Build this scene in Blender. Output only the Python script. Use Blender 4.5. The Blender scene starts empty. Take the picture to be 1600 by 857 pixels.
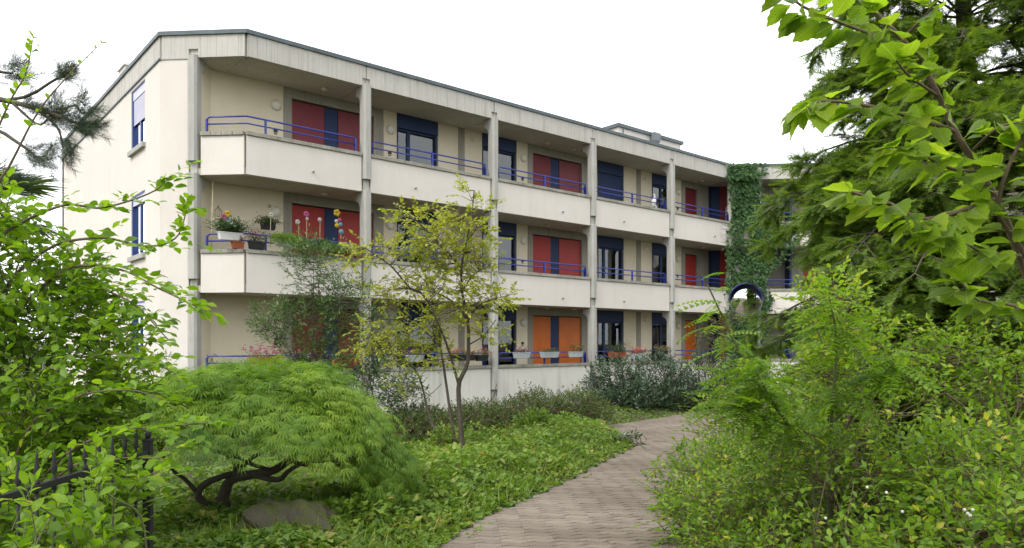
import bpy, math, random
import numpy as np
from mathutils import Vector, Matrix

# ------------------------------------------------------------------ camera, sky, sun, exposure
scn = bpy.context.scene
COL = scn.collection
EYE_Z = 2.02
YAW = math.radians(40.539)          # the way the camera faces, measured from +Y (into the house) towards +X (along it)
AHEAD = (math.sin(YAW), math.cos(YAW)); RIGHT = (math.cos(YAW), -math.sin(YAW))
cam_d = bpy.data.cameras.new('camera'); cam = bpy.data.objects.new('camera', cam_d); COL.objects.link(cam)
cam.location = (0, 0, EYE_Z); cam.rotation_euler = (math.pi / 2, 0, -YAW)
cam_d.sensor_width = 36; cam_d.lens = 36 * 1143.5 / 1600; cam_d.shift_y = 105.5 / 1600
cam_d.clip_start = .05; cam_d.clip_end = 2000
scn.camera = cam

SUN_EL, SUN_AZ = math.radians(48), math.atan2(-.97, -.22)      # azimuth as atan2(x, y)
w = bpy.data.worlds.new('World'); scn.world = w; w.use_nodes = True
nt = w.node_tree; bg = nt.nodes['Background']
sky = nt.nodes.new('ShaderNodeTexSky'); sky.sky_type = 'NISHITA'; sky.sun_disc = False
sky.sun_elevation = SUN_EL; sky.sun_rotation = SUN_AZ; sky.air_density = 1.0; sky.dust_density = 6.0; sky.ozone_density = 1.0
hs = nt.nodes.new('ShaderNodeHueSaturation'); hs.inputs['Saturation'].default_value = .12
mx = nt.nodes.new('ShaderNodeMix'); mx.data_type = 'RGBA'; mx.inputs[0].default_value = .75   # an even white cloud sheet over the clear sky
mx.inputs[7].default_value = (13.2, 13.4, 13.8, 1)
nt.links.new(sky.outputs[0], hs.inputs['Color']); nt.links.new(hs.outputs[0], mx.inputs[6]); nt.links.new(mx.outputs[2], bg.inputs[0])
bg.inputs[1].default_value = .075
sd = bpy.data.lights.new('sun', 'SUN'); sun = bpy.data.objects.new('sun', sd); COL.objects.link(sun)
sd.energy = .85; sd.angle = math.radians(12); sd.color = (1, .95, .87)
_sv = Vector((math.sin(SUN_AZ) * math.cos(SUN_EL), math.cos(SUN_AZ) * math.cos(SUN_EL), math.sin(SUN_EL)))
sun.rotation_euler = (-_sv).to_track_quat('-Z', 'Y').to_euler(); sun.location = (-20, -10, 30)
vs = scn.view_settings; vs.view_transform = 'Standard'; vs.look = 'None'; vs.exposure = 1.28; vs.gamma = 1; vs.use_curve_mapping = False
scn.cycles.max_bounces = 8; scn.cycles.transparent_max_bounces = 12; scn.cycles.use_denoising = True
scn.cycles.caustics_reflective = False; scn.cycles.caustics_refractive = False

# ------------------------------------------------------------------ helpers
def site(r, a, z=0.0):
    """metres to the right of / ahead of the standing point on the path -> world"""
    return (r * RIGHT[0] + a * AHEAD[0], r * RIGHT[1] + a * AHEAD[1], z)

def tag(o, label=None, cat=None, group=None, kind=None):
    if label: o['label'] = label
    if cat: o['category'] = cat
    if group: o['group'] = group
    if kind: o['kind'] = kind
    return o

def empty(name, loc, label, cat, group=None):
    o = bpy.data.objects.new(name, None); o.location = loc; o.empty_display_size = .1
    COL.objects.link(o); tag(o, label, cat, group); o.matrix_world = Matrix.Translation(loc)
    return o

def link(name, me, parent=None, mat=None, loc=None):
    o = bpy.data.objects.new(name, me); COL.objects.link(o)
    if mat is not None and not me.materials: me.materials.append(mat)
    if parent is not None:
        o.parent = parent; o.matrix_parent_inverse = parent.matrix_world.inverted()
    if loc is not None: o.location = loc
    return o

class MB:
    """collects shapes and links them as one mesh object; fr maps local (a,b,z) to world"""
    def __init__(s, fr=None): s.v = []; s.f = []; s.fr = fr
    def add(s, vs, fs):
        n = len(s.v)
        s.v += [s.fr(*p) for p in vs] if s.fr else [tuple(p) for p in vs]
        s.f += [tuple(i + n for i in f) for f in fs]; return s
    def box(s, x0, x1, y0, y1, z0, z1):
        return s.add([(x0, y0, z0), (x1, y0, z0), (x1, y1, z0), (x0, y1, z0), (x0, y0, z1), (x1, y0, z1), (x1, y1, z1), (x0, y1, z1)],
                     [(0, 3, 2, 1), (4, 5, 6, 7), (0, 1, 5, 4), (1, 2, 6, 5), (2, 3, 7, 6), (3, 0, 4, 7)])
    def prism(s, poly, z0, z1):                       # plan polygon, counter-clockwise
        n = len(poly)
        return s.add([(x, y, z0) for x, y in poly] + [(x, y, z1) for x, y in poly],
                     [tuple(range(n - 1, -1, -1)), tuple(range(n, 2 * n))] + [(i, (i + 1) % n, n + (i + 1) % n, n + i) for i in range(n)])
    def tube(s, pts, r, n=8, cap=True):
        P = [Vector(s.fr(*p)) if s.fr else Vector(p) for p in pts]
        rr = r if hasattr(r, '__len__') else [r] * len(P)
        vs, fs = [], []; up = None
        for i, p in enumerate(P):
            t = (P[min(i + 1, len(P) - 1)] - P[max(i - 1, 0)]).normalized()
            if up is None: up = Vector((0, 0, 1)) if abs(t.z) < .9 else Vector((1, 0, 0))
            a = t.cross(up)
            if a.length < 1e-4: a = t.orthogonal()
            a.normalize(); b = a.cross(t).normalized(); up = b
            vs += [tuple(p + (a * math.cos(2 * math.pi * k / n) + b * math.sin(2 * math.pi * k / n)) * rr[i]) for k in range(n)]
        for i in range(len(P) - 1):
            fs += [(i * n + k, i * n + (k + 1) % n, (i + 1) * n + (k + 1) % n, (i + 1) * n + k) for k in range(n)]
        if cap: fs += [tuple(range(n - 1, -1, -1)), tuple(range((len(P) - 1) * n, len(P) * n))]
        m = len(s.v); s.v += vs; s.f += [tuple(i + m for i in f) for f in fs]; return s
    def lathe(s, c, prof, n=20, axis='z'):           # prof: (radius, height)
        vs, fs = [], []
        for r, h in prof:
            for k in range(n):
                x, y = r * math.cos(2 * math.pi * k / n), r * math.sin(2 * math.pi * k / n)
                q = {'z': (x, y, h), 'y': (x, -h, y), 'x': (h, x, y)}[axis]
                vs.append((c[0] + q[0], c[1] + q[1], c[2] + q[2]))
        for i in range(len(prof) - 1):
            fs += [(i * n + k, i * n + (k + 1) % n, (i + 1) * n + (k + 1) % n, (i + 1) * n + k) for k in range(n)]
        fs += [tuple(range(n - 1, -1, -1)), tuple(range((len(prof) - 1) * n, len(prof) * n))]
        return s.add(vs, fs)
    def build(s, name, mat, parent=None, bevel=0, smooth=False):
        me = bpy.data.meshes.new(name); me.from_pydata(s.v, [], s.f); me.update()
        if smooth:
            me.polygons.foreach_set('use_smooth', [True] * len(me.polygons))
        o = link(name, me, parent, mat)
        if bevel:
            m = o.modifiers.new('edge', 'BEVEL'); m.width = bevel; m.segments = 2; m.limit_method = 'ANGLE'
        return o

# ------------------------------------------------------------------ materials
def new_mat(name):
    m = bpy.data.materials.new(name); m.use_nodes = True; nt = m.node_tree
    return m, nt, nt.nodes['Principled BSDF']
def N(nt, t, **kw):
    n = nt.nodes.new(t)
    for k, v in kw.items(): setattr(n, k, v)
    return n
def ramp(nt, fac, stops):
    r = N(nt, 'ShaderNodeValToRGB'); e = r.color_ramp.elements
    while len(e) < len(stops): e.new(.5)
    for i, (p, c) in enumerate(stops): e[i].position = p; e[i].color = (*c, 1)
    nt.links.new(fac, r.inputs[0]); return r
def noise(nt, scale, detail=4, rough=.6, stretch=None, vec='Object'):
    tc = N(nt, 'ShaderNodeTexCoord'); n = N(nt, 'ShaderNodeTexNoise'); n.inputs['Scale'].default_value = scale
    n.inputs['Detail'].default_value = detail; n.inputs['Roughness'].default_value = rough
    src = tc.outputs[vec]
    if stretch:
        mp = N(nt, 'ShaderNodeMapping'); mp.inputs['Scale'].default_value = stretch; nt.links.new(src, mp.inputs[0]); src = mp.outputs[0]
    nt.links.new(src, n.inputs['Vector']); return n
def mixc(nt, a, b, fac, mode='MIX'):
    m = N(nt, 'ShaderNodeMix', data_type='RGBA', blend_type=mode)
    for s, v in ((6, a), (7, b)):
        if isinstance(v, tuple): m.inputs[s].default_value = (*v, 1)
        else: nt.links.new(v, m.inputs[s])
    if isinstance(fac, (int, float)): m.inputs[0].default_value = fac
    else: nt.links.new(fac, m.inputs[0])
    return m.outputs[2]
def bump(nt, b, h, strength=.3, dist=.01):
    n = N(nt, 'ShaderNodeBump'); n.inputs['Strength'].default_value = strength; n.inputs['Distance'].default_value = dist
    nt.links.new(h, n.inputs['Height']); nt.links.new(n.outputs[0], b.inputs['Normal'])

def plaster(name, col, col2, grain=60, stain=(.5, .47, .42), amt=.35):
    m, nt, b = new_mat(name)
    big = noise(nt, .9, 5, .6); fine = noise(nt, grain, 3, .7)
    streak = noise(nt, 2.2, 5, .65, (1.6, 1.6, .12))
    c = mixc(nt, col, col2, ramp(nt, big.outputs[0], [(.35, (0, 0, 0)), (.7, (1, 1, 1))]).outputs[0])
    sr = ramp(nt, streak.outputs[0], [(.52, (0, 0, 0)), (.78, (amt, amt, amt))])
    c = mixc(nt, c, stain, sr.outputs[0])
    c = mixc(nt, c, (.5, .5, .5), ramp(nt, fine.outputs[0], [(.3, (.12, .12, .12)), (.55, (0, 0, 0))]).outputs[0], 'MULTIPLY')
    nt.links.new(c, b.inputs['Base Color']); b.inputs['Roughness'].default_value = .93; b.inputs['Specular IOR Level'].default_value = .25
    bump(nt, b, fine.outputs[0], .55, .012); return m
def concrete(name, col, dark, moss=.25, scale=1.0):
    m, nt, b = new_mat(name)
    big = noise(nt, 1.4 * scale, 6, .65); streak = noise(nt, 5 * scale, 6, .7, (2.0, 2.0, .1)); fine = noise(nt, 90, 3, .6)
    c = mixc(nt, col, dark, ramp(nt, big.outputs[0], [(.3, (0, 0, 0)), (.75, (1, 1, 1))]).outputs[0])
    c = mixc(nt, c, tuple(v * .55 for v in dark), ramp(nt, streak.outputs[0], [(.5, (0, 0, 0)), (.8, (.75, .75, .75))]).outputs[0])
    gm = noise(nt, 3.3, 5, .7, (1, 1, .25))
    c = mixc(nt, c, (.20, .23, .15), ramp(nt, gm.outputs[0], [(.55, (0, 0, 0)), (.8, (moss, moss, moss))]).outputs[0])
    c = mixc(nt, c, (.4, .4, .4), ramp(nt, fine.outputs[0], [(.3, (.3, .3, .3)), (.5, (0, 0, 0))]).outputs[0], 'MULTIPLY')
    nt.links.new(c, b.inputs['Base Color']); b.inputs['Roughness'].default_value = .9; b.inputs['Specular IOR Level'].default_value = .3
    bump(nt, b, fine.outputs[0], .35, .008); return m
def paint(name, col, rough=.45, var=.12, metal=0.0):
    m, nt, b = new_mat(name); n = noise(nt, 3, 4); d = tuple(v * (1 - var * 2) for v in col)
    c = mixc(nt, col, d, ramp(nt, n.outputs[0], [(.35, (0, 0, 0)), (.7, (1, 1, 1))]).outputs[0])
    nt.links.new(c, b.inputs['Base Color']); b.inputs['Roughness'].default_value = rough; b.inputs['Metallic'].default_value = metal
    f = noise(nt, 40, 2); bump(nt, b, f.outputs[0], .06, .004); return m

M = {}
M['stucco'] = plaster('stucco', (.64, .605, .555), (.60, .565, .51), 70, (.46, .43, .37), .24)
M['stucco_base'] = plaster('stucco_base', (.65, .64, .59), (.59, .58, .53), 70, (.30, .31, .26), .75)
M['backwall'] = plaster('backwall', (.65, .59, .45), (.61, .55, .41), 60, (.45, .38, .26), .15)
M['concrete'] = concrete('concrete', (.42, .415, .385), (.33, .325, .30), .35)
M['fascia'] = concrete('fascia', (.50, .485, .445), (.43, .415, .375), .12)
M['coping'] = concrete('coping', (.36, .35, .30), (.17, .165, .13), .6, 2.0)
M['soffit'] = concrete('soffit', (.54, .515, .445), (.46, .435, .37), .1, 1.5)
M['frame_conc'] = concrete('frame_conc', (.30, .285, .235), (.25, .235, .19), .1)
M['cap'] = paint('cap', (.075, .105, .115), .5, .2)
M['blue'] = paint('blue', (.022, .035, .26), .3, .05)
M['navy'] = paint('navy', (.005, .022, .085), .65, .08)
M['window_blue'] = paint('window_blue', (.015, .05, .22), .4, .08)
M['maroon'] = paint('maroon', (.17, .012, .022), .55, .1)
M['red'] = paint('red', (.33, .02, .013), .55, .08)
M['orange'] = paint('orange', (.56, .13, .006), .55, .08)
M['brick_red'] = paint('brick_red', (.20, .03, .012), .55, .1)
M['berry'] = paint('berry', (.50, .52, .40), .4, .1)
M['white'] = paint('white', (.72, .72, .70), .5, .05)
M['greybox'] = paint('greybox', (.42, .46, .46), .6, .1)
M['shutter_pale'] = paint('shutter_pale', (.50, .50, .62), .5, .05)
M['lamp'] = paint('lamp', (.62, .60, .50), .35, .03)
M['black'] = paint('black', (.012, .012, .013), .5, .1)
M['iron'] = paint('iron', (.008, .008, .009), .75, .3)
M['terracotta'] = paint('terracotta', (.35, .09, .035), .8, .15)
M['curtain'] = paint('curtain', (.45, .45, .42), .9, .05)
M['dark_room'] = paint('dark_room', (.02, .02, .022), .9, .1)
M['zinc'] = paint('zinc', (.17, .19, .20), .5, .15)
M['bamboo'] = paint('bamboo', (.46, .42, .24), .5, .15)
m, nt, b = new_mat('glass'); nt.nodes.remove(b); out = nt.nodes['Material Output']
g = N(nt, 'ShaderNodeBsdfGlossy'); g.inputs['Roughness'].default_value = .01; g.inputs['Color'].default_value = (.9, .95, .95, 1)
t = N(nt, 'ShaderNodeBsdfTransparent'); t.inputs['Color'].default_value = (.55, .6, .58, 1)
fr = N(nt, 'ShaderNodeFresnel'); fr.inputs['IOR'].default_value = 1.9; mxs = N(nt, 'ShaderNodeMixShader')
nt.links.new(fr.outputs[0], mxs.inputs[0]); nt.links.new(t.outputs[0], mxs.inputs[1]); nt.links.new(g.outputs[0], mxs.inputs[2]); nt.links.new(mxs.outputs[0], out.inputs[0])
M['glass'] = m
m, nt, b = new_mat('mirror'); b.inputs['Metallic'].default_value = 1; b.inputs['Roughness'].default_value = .04; b.inputs['Base Color'].default_value = (.88, .9, .9, 1); M['mirror'] = m

def bark(name, c1, c2):
    m, nt, b = new_mat(name); n = noise(nt, 30, 5, .7, (1, 1, .3)); g = noise(nt, 5, 4)
    c = mixc(nt, c1, c2, n.outputs[0]); c = mixc(nt, c, (.09, .10, .05), ramp(nt, g.outputs[0], [(.5, (0, 0, 0)), (.75, (.5, .5, .5))]).outputs[0])
    nt.links.new(c, b.inputs['Base Color']); b.inputs['Roughness'].default_value = .9; bump(nt, b, n.outputs[0], .8, .01); return m
M['bark_dark'] = bark('bark_dark', (.035, .027, .02), (.09, .075, .055))
M['bark_grey'] = bark('bark_grey', (.10, .085, .06), (.19, .165, .12))
M['twig'] = bark('twig', (.075, .05, .03), (.15, .11, .07))
M['twig_green'] = bark('twig_green', (.07, .085, .03), (.13, .14, .06))

def leafmat(name, stops, transl=.45, rough=.45, spec=.4, tint=(1.25, 1.3, .55)):
    """leaf: glossy front plus light let through; 'tone' (0..1 per leaf) picks the leaf's own colour"""
    m, nt, b = new_mat(name); out = nt.nodes['Material Output']
    at = N(nt, 'ShaderNodeAttribute', attribute_name='tone')
    r = ramp(nt, at.outputs['Fac'], stops)
    nz = noise(nt, 60, 2, .5); c = mixc(nt, r.outputs[0], (.75, .75, .7), ramp(nt, nz.outputs[0], [(.4, (.35, .35, .35)), (.6, (0, 0, 0))]).outputs[0], 'MULTIPLY')
    nt.links.new(c, b.inputs['Base Color']); b.inputs['Roughness'].default_value = rough; b.inputs['Specular IOR Level'].default_value = spec
    tr = N(nt, 'ShaderNodeBsdfTranslucent'); tc = mixc(nt, c, tint, 1.0, 'MULTIPLY'); nt.links.new(tc, tr.inputs[0])
    ms = N(nt, 'ShaderNodeMixShader'); ms.inputs[0].default_value = transl
    nt.links.new(b.outputs[0], ms.inputs[1]); nt.links.new(tr.outputs[0], ms.inputs[2]); nt.links.new(ms.outputs[0], out.inputs[0])
    return m
M['lf_bright'] = leafmat('lf_bright', [(0, (.08, .17, .014)), (.5, (.18, .32, .02)), (.85, (.26, .40, .026)), (1, (.38, .41, .05))], .54)
M['lf_big'] = leafmat('lf_big', [(0, (.11, .20, .018)), (.6, (.215, .345, .022)), (1, (.32, .42, .035))], .64, .4)
M['lf_maple'] = leafmat('lf_maple', [(0, (.065, .15, .018)), (.5, (.165, .295, .026)), (1, (.29, .40, .04))], .48, .5)
M['lf_yellow'] = leafmat('lf_yellow', [(0, (.17, .22, .028)), (.5, (.34, .37, .05)), (1, (.52, .49, .09))], .5, .5)
M['lf_snow'] = leafmat('lf_snow', [(0, (.085, .175, .018)), (.6, (.19, .325, .026)), (.9, (.28, .40, .035)), (1, (.48, .44, .06))], .52, .5)
M['lf_holly'] = leafmat('lf_holly', [(0, (.03, .075, .02)), (.6, (.075, .15, .035)), (1, (.15, .24, .06))], .25, .4, .4)
M['lf_laurel'] = leafmat('lf_laurel', [(0, (.018, .045, .022)), (.6, (.04, .085, .038)), (1, (.09, .14, .07))], .15, .3, .6)
M['lf_ivy'] = leafmat('lf_ivy', [(0, (.018, .055, .016)), (.6, (.045, .11, .03)), (1, (.10, .185, .05))], .25, .6, .3)
M['lf_yew'] = leafmat('lf_yew', [(0, (.06, .12, .018)), (.6, (.15, .235, .034)), (1, (.27, .34, .05))], .5, .55)
M['lf_pine'] = leafmat('lf_pine', [(0, (.02, .045, .022)), (.7, (.05, .085, .04)), (1, (.16, .11, .05))], .15, .5)
M['lf_palm'] = leafmat('lf_palm', [(0, (.04, .075, .03)), (1, (.09, .14, .05))], .3, .4)
M['lf_ground'] = leafmat('lf_ground', [(0, (.055, .115, .016)), (.5, (.135, .24, .028)), (.9, (.23, .33, .045)), (1, (.33, .30, .08))], .4, .5)
M['lf_low'] = leafmat('lf_low', [(0, (.03, .065, .015)), (.6, (.08, .135, .03)), (.92, (.14, .19, .05)), (1, (.22, .13, .06))], .3, .55)
M['lf_robinia'] = leafmat('lf_robinia', [(0, (.10, .19, .02)), (.6, (.16, .28, .025)), (1, (.25, .34, .04))], .55, .5)
M['litter'] = leafmat('litter', [(0, (.07, .045, .025)), (.6, (.15, .10, .05)), (1, (.30, .24, .12))], .1, .8)
m = M['lf_big']; nt = m.node_tree; tcv = N(nt, 'ShaderNodeTexCoord'); sp = N(nt, 'ShaderNodeSeparateXYZ'); nt.links.new(tcv.outputs['Object'], sp.inputs[0])
def mth(nt, op, a, b=None):
    n = N(nt, 'ShaderNodeMath', operation=op)
    for i, v in enumerate((a, b)):
        if v is None: continue
        if isinstance(v, (int, float)): n.inputs[i].default_value = v
        else: nt.links.new(v, n.inputs[i])
    return n.outputs[0]
ay = mth(nt, 'ABSOLUTE', sp.outputs[1]); fv = mth(nt, 'FRACT', mth(nt, 'MULTIPLY', mth(nt, 'SUBTRACT', sp.outputs[0], mth(nt, 'MULTIPLY', ay, .75)), 8.0))
vein = mth(nt, 'MAXIMUM', mth(nt, 'LESS_THAN', fv, .10), mth(nt, 'LESS_THAN', ay, .013))
for lk in list(nt.links):
    if lk.to_node.type == 'BSDF_PRINCIPLED' and lk.to_socket.name == 'Base Color':
        src = lk.from_socket; nsp = noise(nt, 5, 4, .7); sp_c = mixc(nt, src, (.20, .17, .05), ramp(nt, nsp.outputs[0], [(.62, (0, 0, 0)), (.72, (.6, .6, .6))]).outputs[0]); nc = mixc(nt, sp_c, (.40, .46, .14), mth(nt, 'MULTIPLY', vein, .55))
        for l2_ in [q for q in nt.links if q.from_socket == src and q.to_node.type == 'MIX' and q.to_node.blend_type == 'MULTIPLY']: nt.links.new(nc, l2_.to_socket)
        nt.links.new(nc, lk.to_socket)
        pb_ = lk.to_node
bump(nt, [n for n in nt.nodes if n.type == 'BSDF_PRINCIPLED'][0], mth(nt, 'SUBTRACT', fv, mth(nt, 'MULTIPLY', vein, .6)), .35, .02)
for k, c in dict(pink=(.62, .13, .30), red=(.70, .06, .05), salmon=(.75, .20, .17), white=(.75, .72, .68), yellow=(.80, .55, .03), dry=(.35, .24, .13), sky=(.20, .50, .62)).items():
    M['fl_' + k] = leafmat('fl_' + k, [(0, tuple(v * .6 for v in c)), (1, c)], .3, .6, .3, (1.1, 1.1, 1.1))

# ------------------------------------------------------------------ the lie of the land
PATH_A = [0., 3., 5.9, 7.4, 8.3, 9.8, 11.6, 13.2, 15.0, 16.6, 17.9, 20., 23.5, 30.]
PATH_L = [-2.1, -1.45, -.72, -.28, .2, .86, 1.62, 2.28, 2.15, 2.0, 3.05, 4.7, 6.8, 11.]
PATH_W = [2.1, 2.1, 2.1, 2.0, 2.0, 1.9, 1.9, 1.9, 2.6, 3.2, 2.8, 2.3, 2.2, 2.2]
def path_left(a): return np.interp(a, PATH_A, PATH_L)
def path_right(a): return np.interp(a, PATH_A, PATH_L) + np.interp(a, PATH_A, PATH_W)
def path_z(a): return .37 * np.clip(1 - np.asarray(a, float) / 22., -.3, 1)
def smooth(t): t = np.clip(t, 0, 1); return t * t * (3 - 2 * t)
def land(r, a):
    r = np.asarray(r, float); a = np.asarray(a, float)
    z = path_z(a)
    near = smooth((a + 4) / 4) * smooth((24 - a) / 6)
    dl = path_left(a) - r - .05
    z = z + .20 * smooth(dl / 1.1) * (1 - smooth((dl - 1.1) / 1.1)) * near * smooth((a - 1) / 4)
    z = z + .30 * smooth((r - path_right(a) - .1) / 2.2) * near
    z = z + .03 * np.sin(r * 2.1 + a) * np.sin(a * 1.7 - r) * smooth(np.maximum(path_left(a) - r, r - path_right(a)) / .6)
    z = np.where((r > path_left(a)) & (r < path_right(a)), z - .06, z)
    return z
def to_site(x, y): return x * RIGHT[0] + y * RIGHT[1], x * AHEAD[0] + y * AHEAD[1]
def land_w(x, y): return land(*to_site(np.asarray(x, float), np.asarray(y, float)))

rs = np.unique(np.concatenate([np.linspace(-400, -20, 14), np.linspace(-20, -6, 24), np.linspace(-6, 10, 107), np.linspace(10, 40, 40), np.linspace(40, 400, 14)]))
as_ = np.unique(np.concatenate([np.linspace(-300, -6, 14), np.linspace(-6, 26, 160), np.linspace(26, 60, 30), np.linspace(60, 600, 16)]))
gr, ga = np.meshgrid(rs, as_); gz = land(gr, ga)
gv = np.stack([gr * RIGHT[0] + ga * AHEAD[0], gr * RIGHT[1] + ga * AHEAD[1], gz], -1).reshape(-1, 3)
nx, ny = len(rs), len(as_)
gf = [(j * nx + i, j * nx + i + 1, (j + 1) * nx + i + 1, (j + 1) * nx + i) for j in range(ny - 1) for i in range(nx - 1)]
me = bpy.data.meshes.new('ground'); me.from_pydata(gv.tolist(), [], gf); me.update(); me.polygons.foreach_set('use_smooth', [True] * len(me.polygons))
m, nt, b = new_mat('soil'); n1 = noise(nt, 1.3, 6, .7); n2 = noise(nt, 26, 5, .7)
c = mixc(nt, (.055, .042, .026), (.10, .075, .045), n2.outputs[0]); c = mixc(nt, c, (.06, .085, .025), ramp(nt, n1.outputs[0], [(.42, (0, 0, 0)), (.62, (.8, .8, .8))]).outputs[0])
nt.links.new(c, b.inputs['Base Color']); b.inputs['Roughness'].default_value = .95; bump(nt, b, n2.outputs[0], .8, .03)
ground = link('ground', me, None, m); tag(ground, 'dark garden soil under the planting', 'ground', kind='structure')

# the paved path: a bed of sand, every paver a wavy block of its own (the nearest 300 as parts)
m, nt, b = new_mat('sand_bed'); n2 = noise(nt, 40, 4); nt.links.new(mixc(nt, (.025, .022, .018), (.055, .048, .038), n2.outputs[0]), b.inputs['Base Color']); b.inputs['Roughness'].default_value = 1
A_ = np.linspace(-4, 30, 90); bl = np.stack([path_left(A_) - .12, path_right(A_) + .12], 1)
pv = [site(r, a, float(path_z(a)) - .035) for a, (l, rr) in zip(A_, bl) for r in (l, rr)]
me = bpy.data.meshes.new('path'); me.from_pydata(pv, [], [(2 * i, 2 * i + 1, 2 * i + 3, 2 * i + 2) for i in range(len(A_) - 1)]); me.update()
path = link('path', me, None, m); tag(path, 'winding path paved with wavy grey brown blocks', 'path', kind='structure')
m, nt, b = new_mat('paver'); at = N(nt, 'ShaderNodeAttribute', attribute_name='tone')
r0 = ramp(nt, at.outputs['Fac'], [(0, (.180, .148, .115)), (.5, (.205, .170, .134)), (1, (.24, .20, .16))])
nz = noise(nt, 1.1, 6, .65, None, 'Generated'); tcg = N(nt, 'ShaderNodeNewGeometry'); nz = N(nt, 'ShaderNodeTexNoise'); nz.inputs['Scale'].default_value = 1.0; nz.inputs['Detail'].default_value = 6
nt.links.new(tcg.outputs['Position'], nz.inputs['Vector'])
nf = N(nt, 'ShaderNodeTexNoise'); nf.inputs['Scale'].default_value = 120; nf.inputs['Detail'].default_value = 3; nt.links.new(tcg.outputs['Position'], nf.inputs['Vector'])
c = mixc(nt, r0.outputs[0], (.72, .70, .66), ramp(nt, nz.outputs[0], [(.40, (.9, .9, .9)), (.62, (0, 0, 0))]).outputs[0], 'MULTIPLY')
c = mixc(nt, c, (.5, .5, .5), ramp(nt, nf.outputs[0], [(.35, (.6, .6, .6)), (.55, (0, 0, 0))]).outputs[0], 'MULTIPLY')
nt.links.new(c, b.inputs['Base Color']); b.inputs['Roughness'].default_value = .88; bump(nt, b, nf.outputs[0], .4, .004); M['paver'] = m
PL, PW, PA = .235, .115, .027
def paver_verts():
    g = .0085; ge = .0007
    xs = [ge, PL * .25, PL * .75, PL - ge]; ws = [0, 1, -1, 0]
    lo = [(x, PA * w_ + g) for x, w_ in zip(xs, ws)]; hi = [(x, PW + PA * w_ - g) for x, w_ in zip(xs, ws)]
    ring = lo + hi[::-1]
    cx, cy = PL / 2, PW / 2
    top = [(cx + (x - cx) * 1.0, cy + (y - cy) * .90, 0.) for x, y in ring]; edge = [(x, y, -.010) for x, y in ring]; low = [(x, y, -.05) for x, y in ring]
    return [(x - cx, y - cy, z) for x, y, z in top + edge + low]
PVV = paver_verts()
PVF = [tuple(range(8))] + [(i, 8 + i, 8 + (i + 1) % 8, (i + 1) % 8) for i in range(8)] + [(8 + i, 16 + i, 16 + (i + 1) % 8, 8 + (i + 1) % 8) for i in range(8)]
def paver_mesh(tone):
    me = bpy.data.meshes.new('paver'); me.from_pydata(PVV, [], PVF); me.update()
    a = me.attributes.new('tone', 'FLOAT', 'POINT'); a.data.foreach_set('value', [tone] * len(PVV)); me.materials.append(M['paver']); return me
rng = np.random.default_rng(5)
TILT = math.radians(4.0); ct, st = math.cos(TILT), math.sin(TILT)
cells = []
for j in range(-60, 330):
    for i in range(-70, 130):
        u, v = i * PL, j * PW
        r, a = u * ct - v * st, u * st + v * ct
        if 1.0 < a < 29 and path_left(a) - .08 < r < path_right(a) + .1: cells.append((r, a))
cells = np.array(cells); inview = (np.abs(cells[:, 0]) < .72 * cells[:, 1]) & (cells[:, 1] > 5.3)
order = np.argsort(np.where(inview, cells[:, 1], 1e3 + cells[:, 1]))
variants = [paver_mesh(t) for t in np.linspace(0, 1, 9)]
rz = math.atan2(RIGHT[1], RIGHT[0]) + TILT
mats = []
for n_, k in enumerate(order):
    r, a = cells[k]; x, y, _ = site(r, a); slope = -.37 / 22
    mw = Matrix.Translation((x, y, float(path_z(a)) + rng.normal(0, .0018))) @ Matrix.Rotation(rz, 4, 'Z') @ Matrix.Rotation(slope + rng.normal(0, .008), 4, 'X') @ Matrix.Rotation(rng.normal(0, .008), 4, 'Y')
    if n_ < 300:
        o = bpy.data.objects.new('paver', variants[rng.integers(9)]); COL.objects.link(o); o.parent = path; o.matrix_local = mw
    else: mats.append((mw, rng.random()))
V = np.array([(*p, 1) for p in PVV]); allv = np.concatenate([(np.array(mw) @ V.T).T[:, :3] for mw, _ in mats])
allf = [tuple(i + q * 24 for i in f) for q in range(len(mats)) for f in PVF]
me = bpy.data.meshes.new('pavers_beyond'); me.from_pydata(allv.tolist(), [], allf); me.update()
a_ = me.attributes.new('tone', 'FLOAT', 'POINT'); a_.data.foreach_set('value', np.repeat([t for _, t in mats], 24)); o = link('far_pavers', me, path, M['paver']); tag(o, kind='stuff')

# ================================================================== the apartment house
YF, YB = 17.24, 18.69               # front of the balconies, back wall of the loggias
XE = 4.97                           # end wall
SOF = [3.18, 5.98, 8.78]            # undersides of the slabs over each storey
FLR = [.45, 3.36, 6.16]
PARB = [-.4, 3.18, 5.98]; COPE = [1.30, 4.21, 7.00]
COLX = [9.67, 14.035, 18.40, 22.76]
Q = math.sqrt(.5)
C0 = (XE, 18.75)                    # where the end wall turns into the chamfer
K = (26.85, 17.24)                  # where the second wing turns towards the path
def fr_main(a, b, z): return (a, b, z)
def fr_ch(a, b, z): return (C0[0] + a * Q + b * Q, C0[1] - a * Q + b * Q, z)
def fr_wing(a, b, z): return (K[0] + a * Q + b * Q, K[1] - a * Q + b * Q, z)
house = empty('apartment_building', (12, 22, 0), 'cream three storey apartment building with concrete balconies, blue rails and red doors', 'building')
H = house
rnd = random.Random(3)

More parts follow.
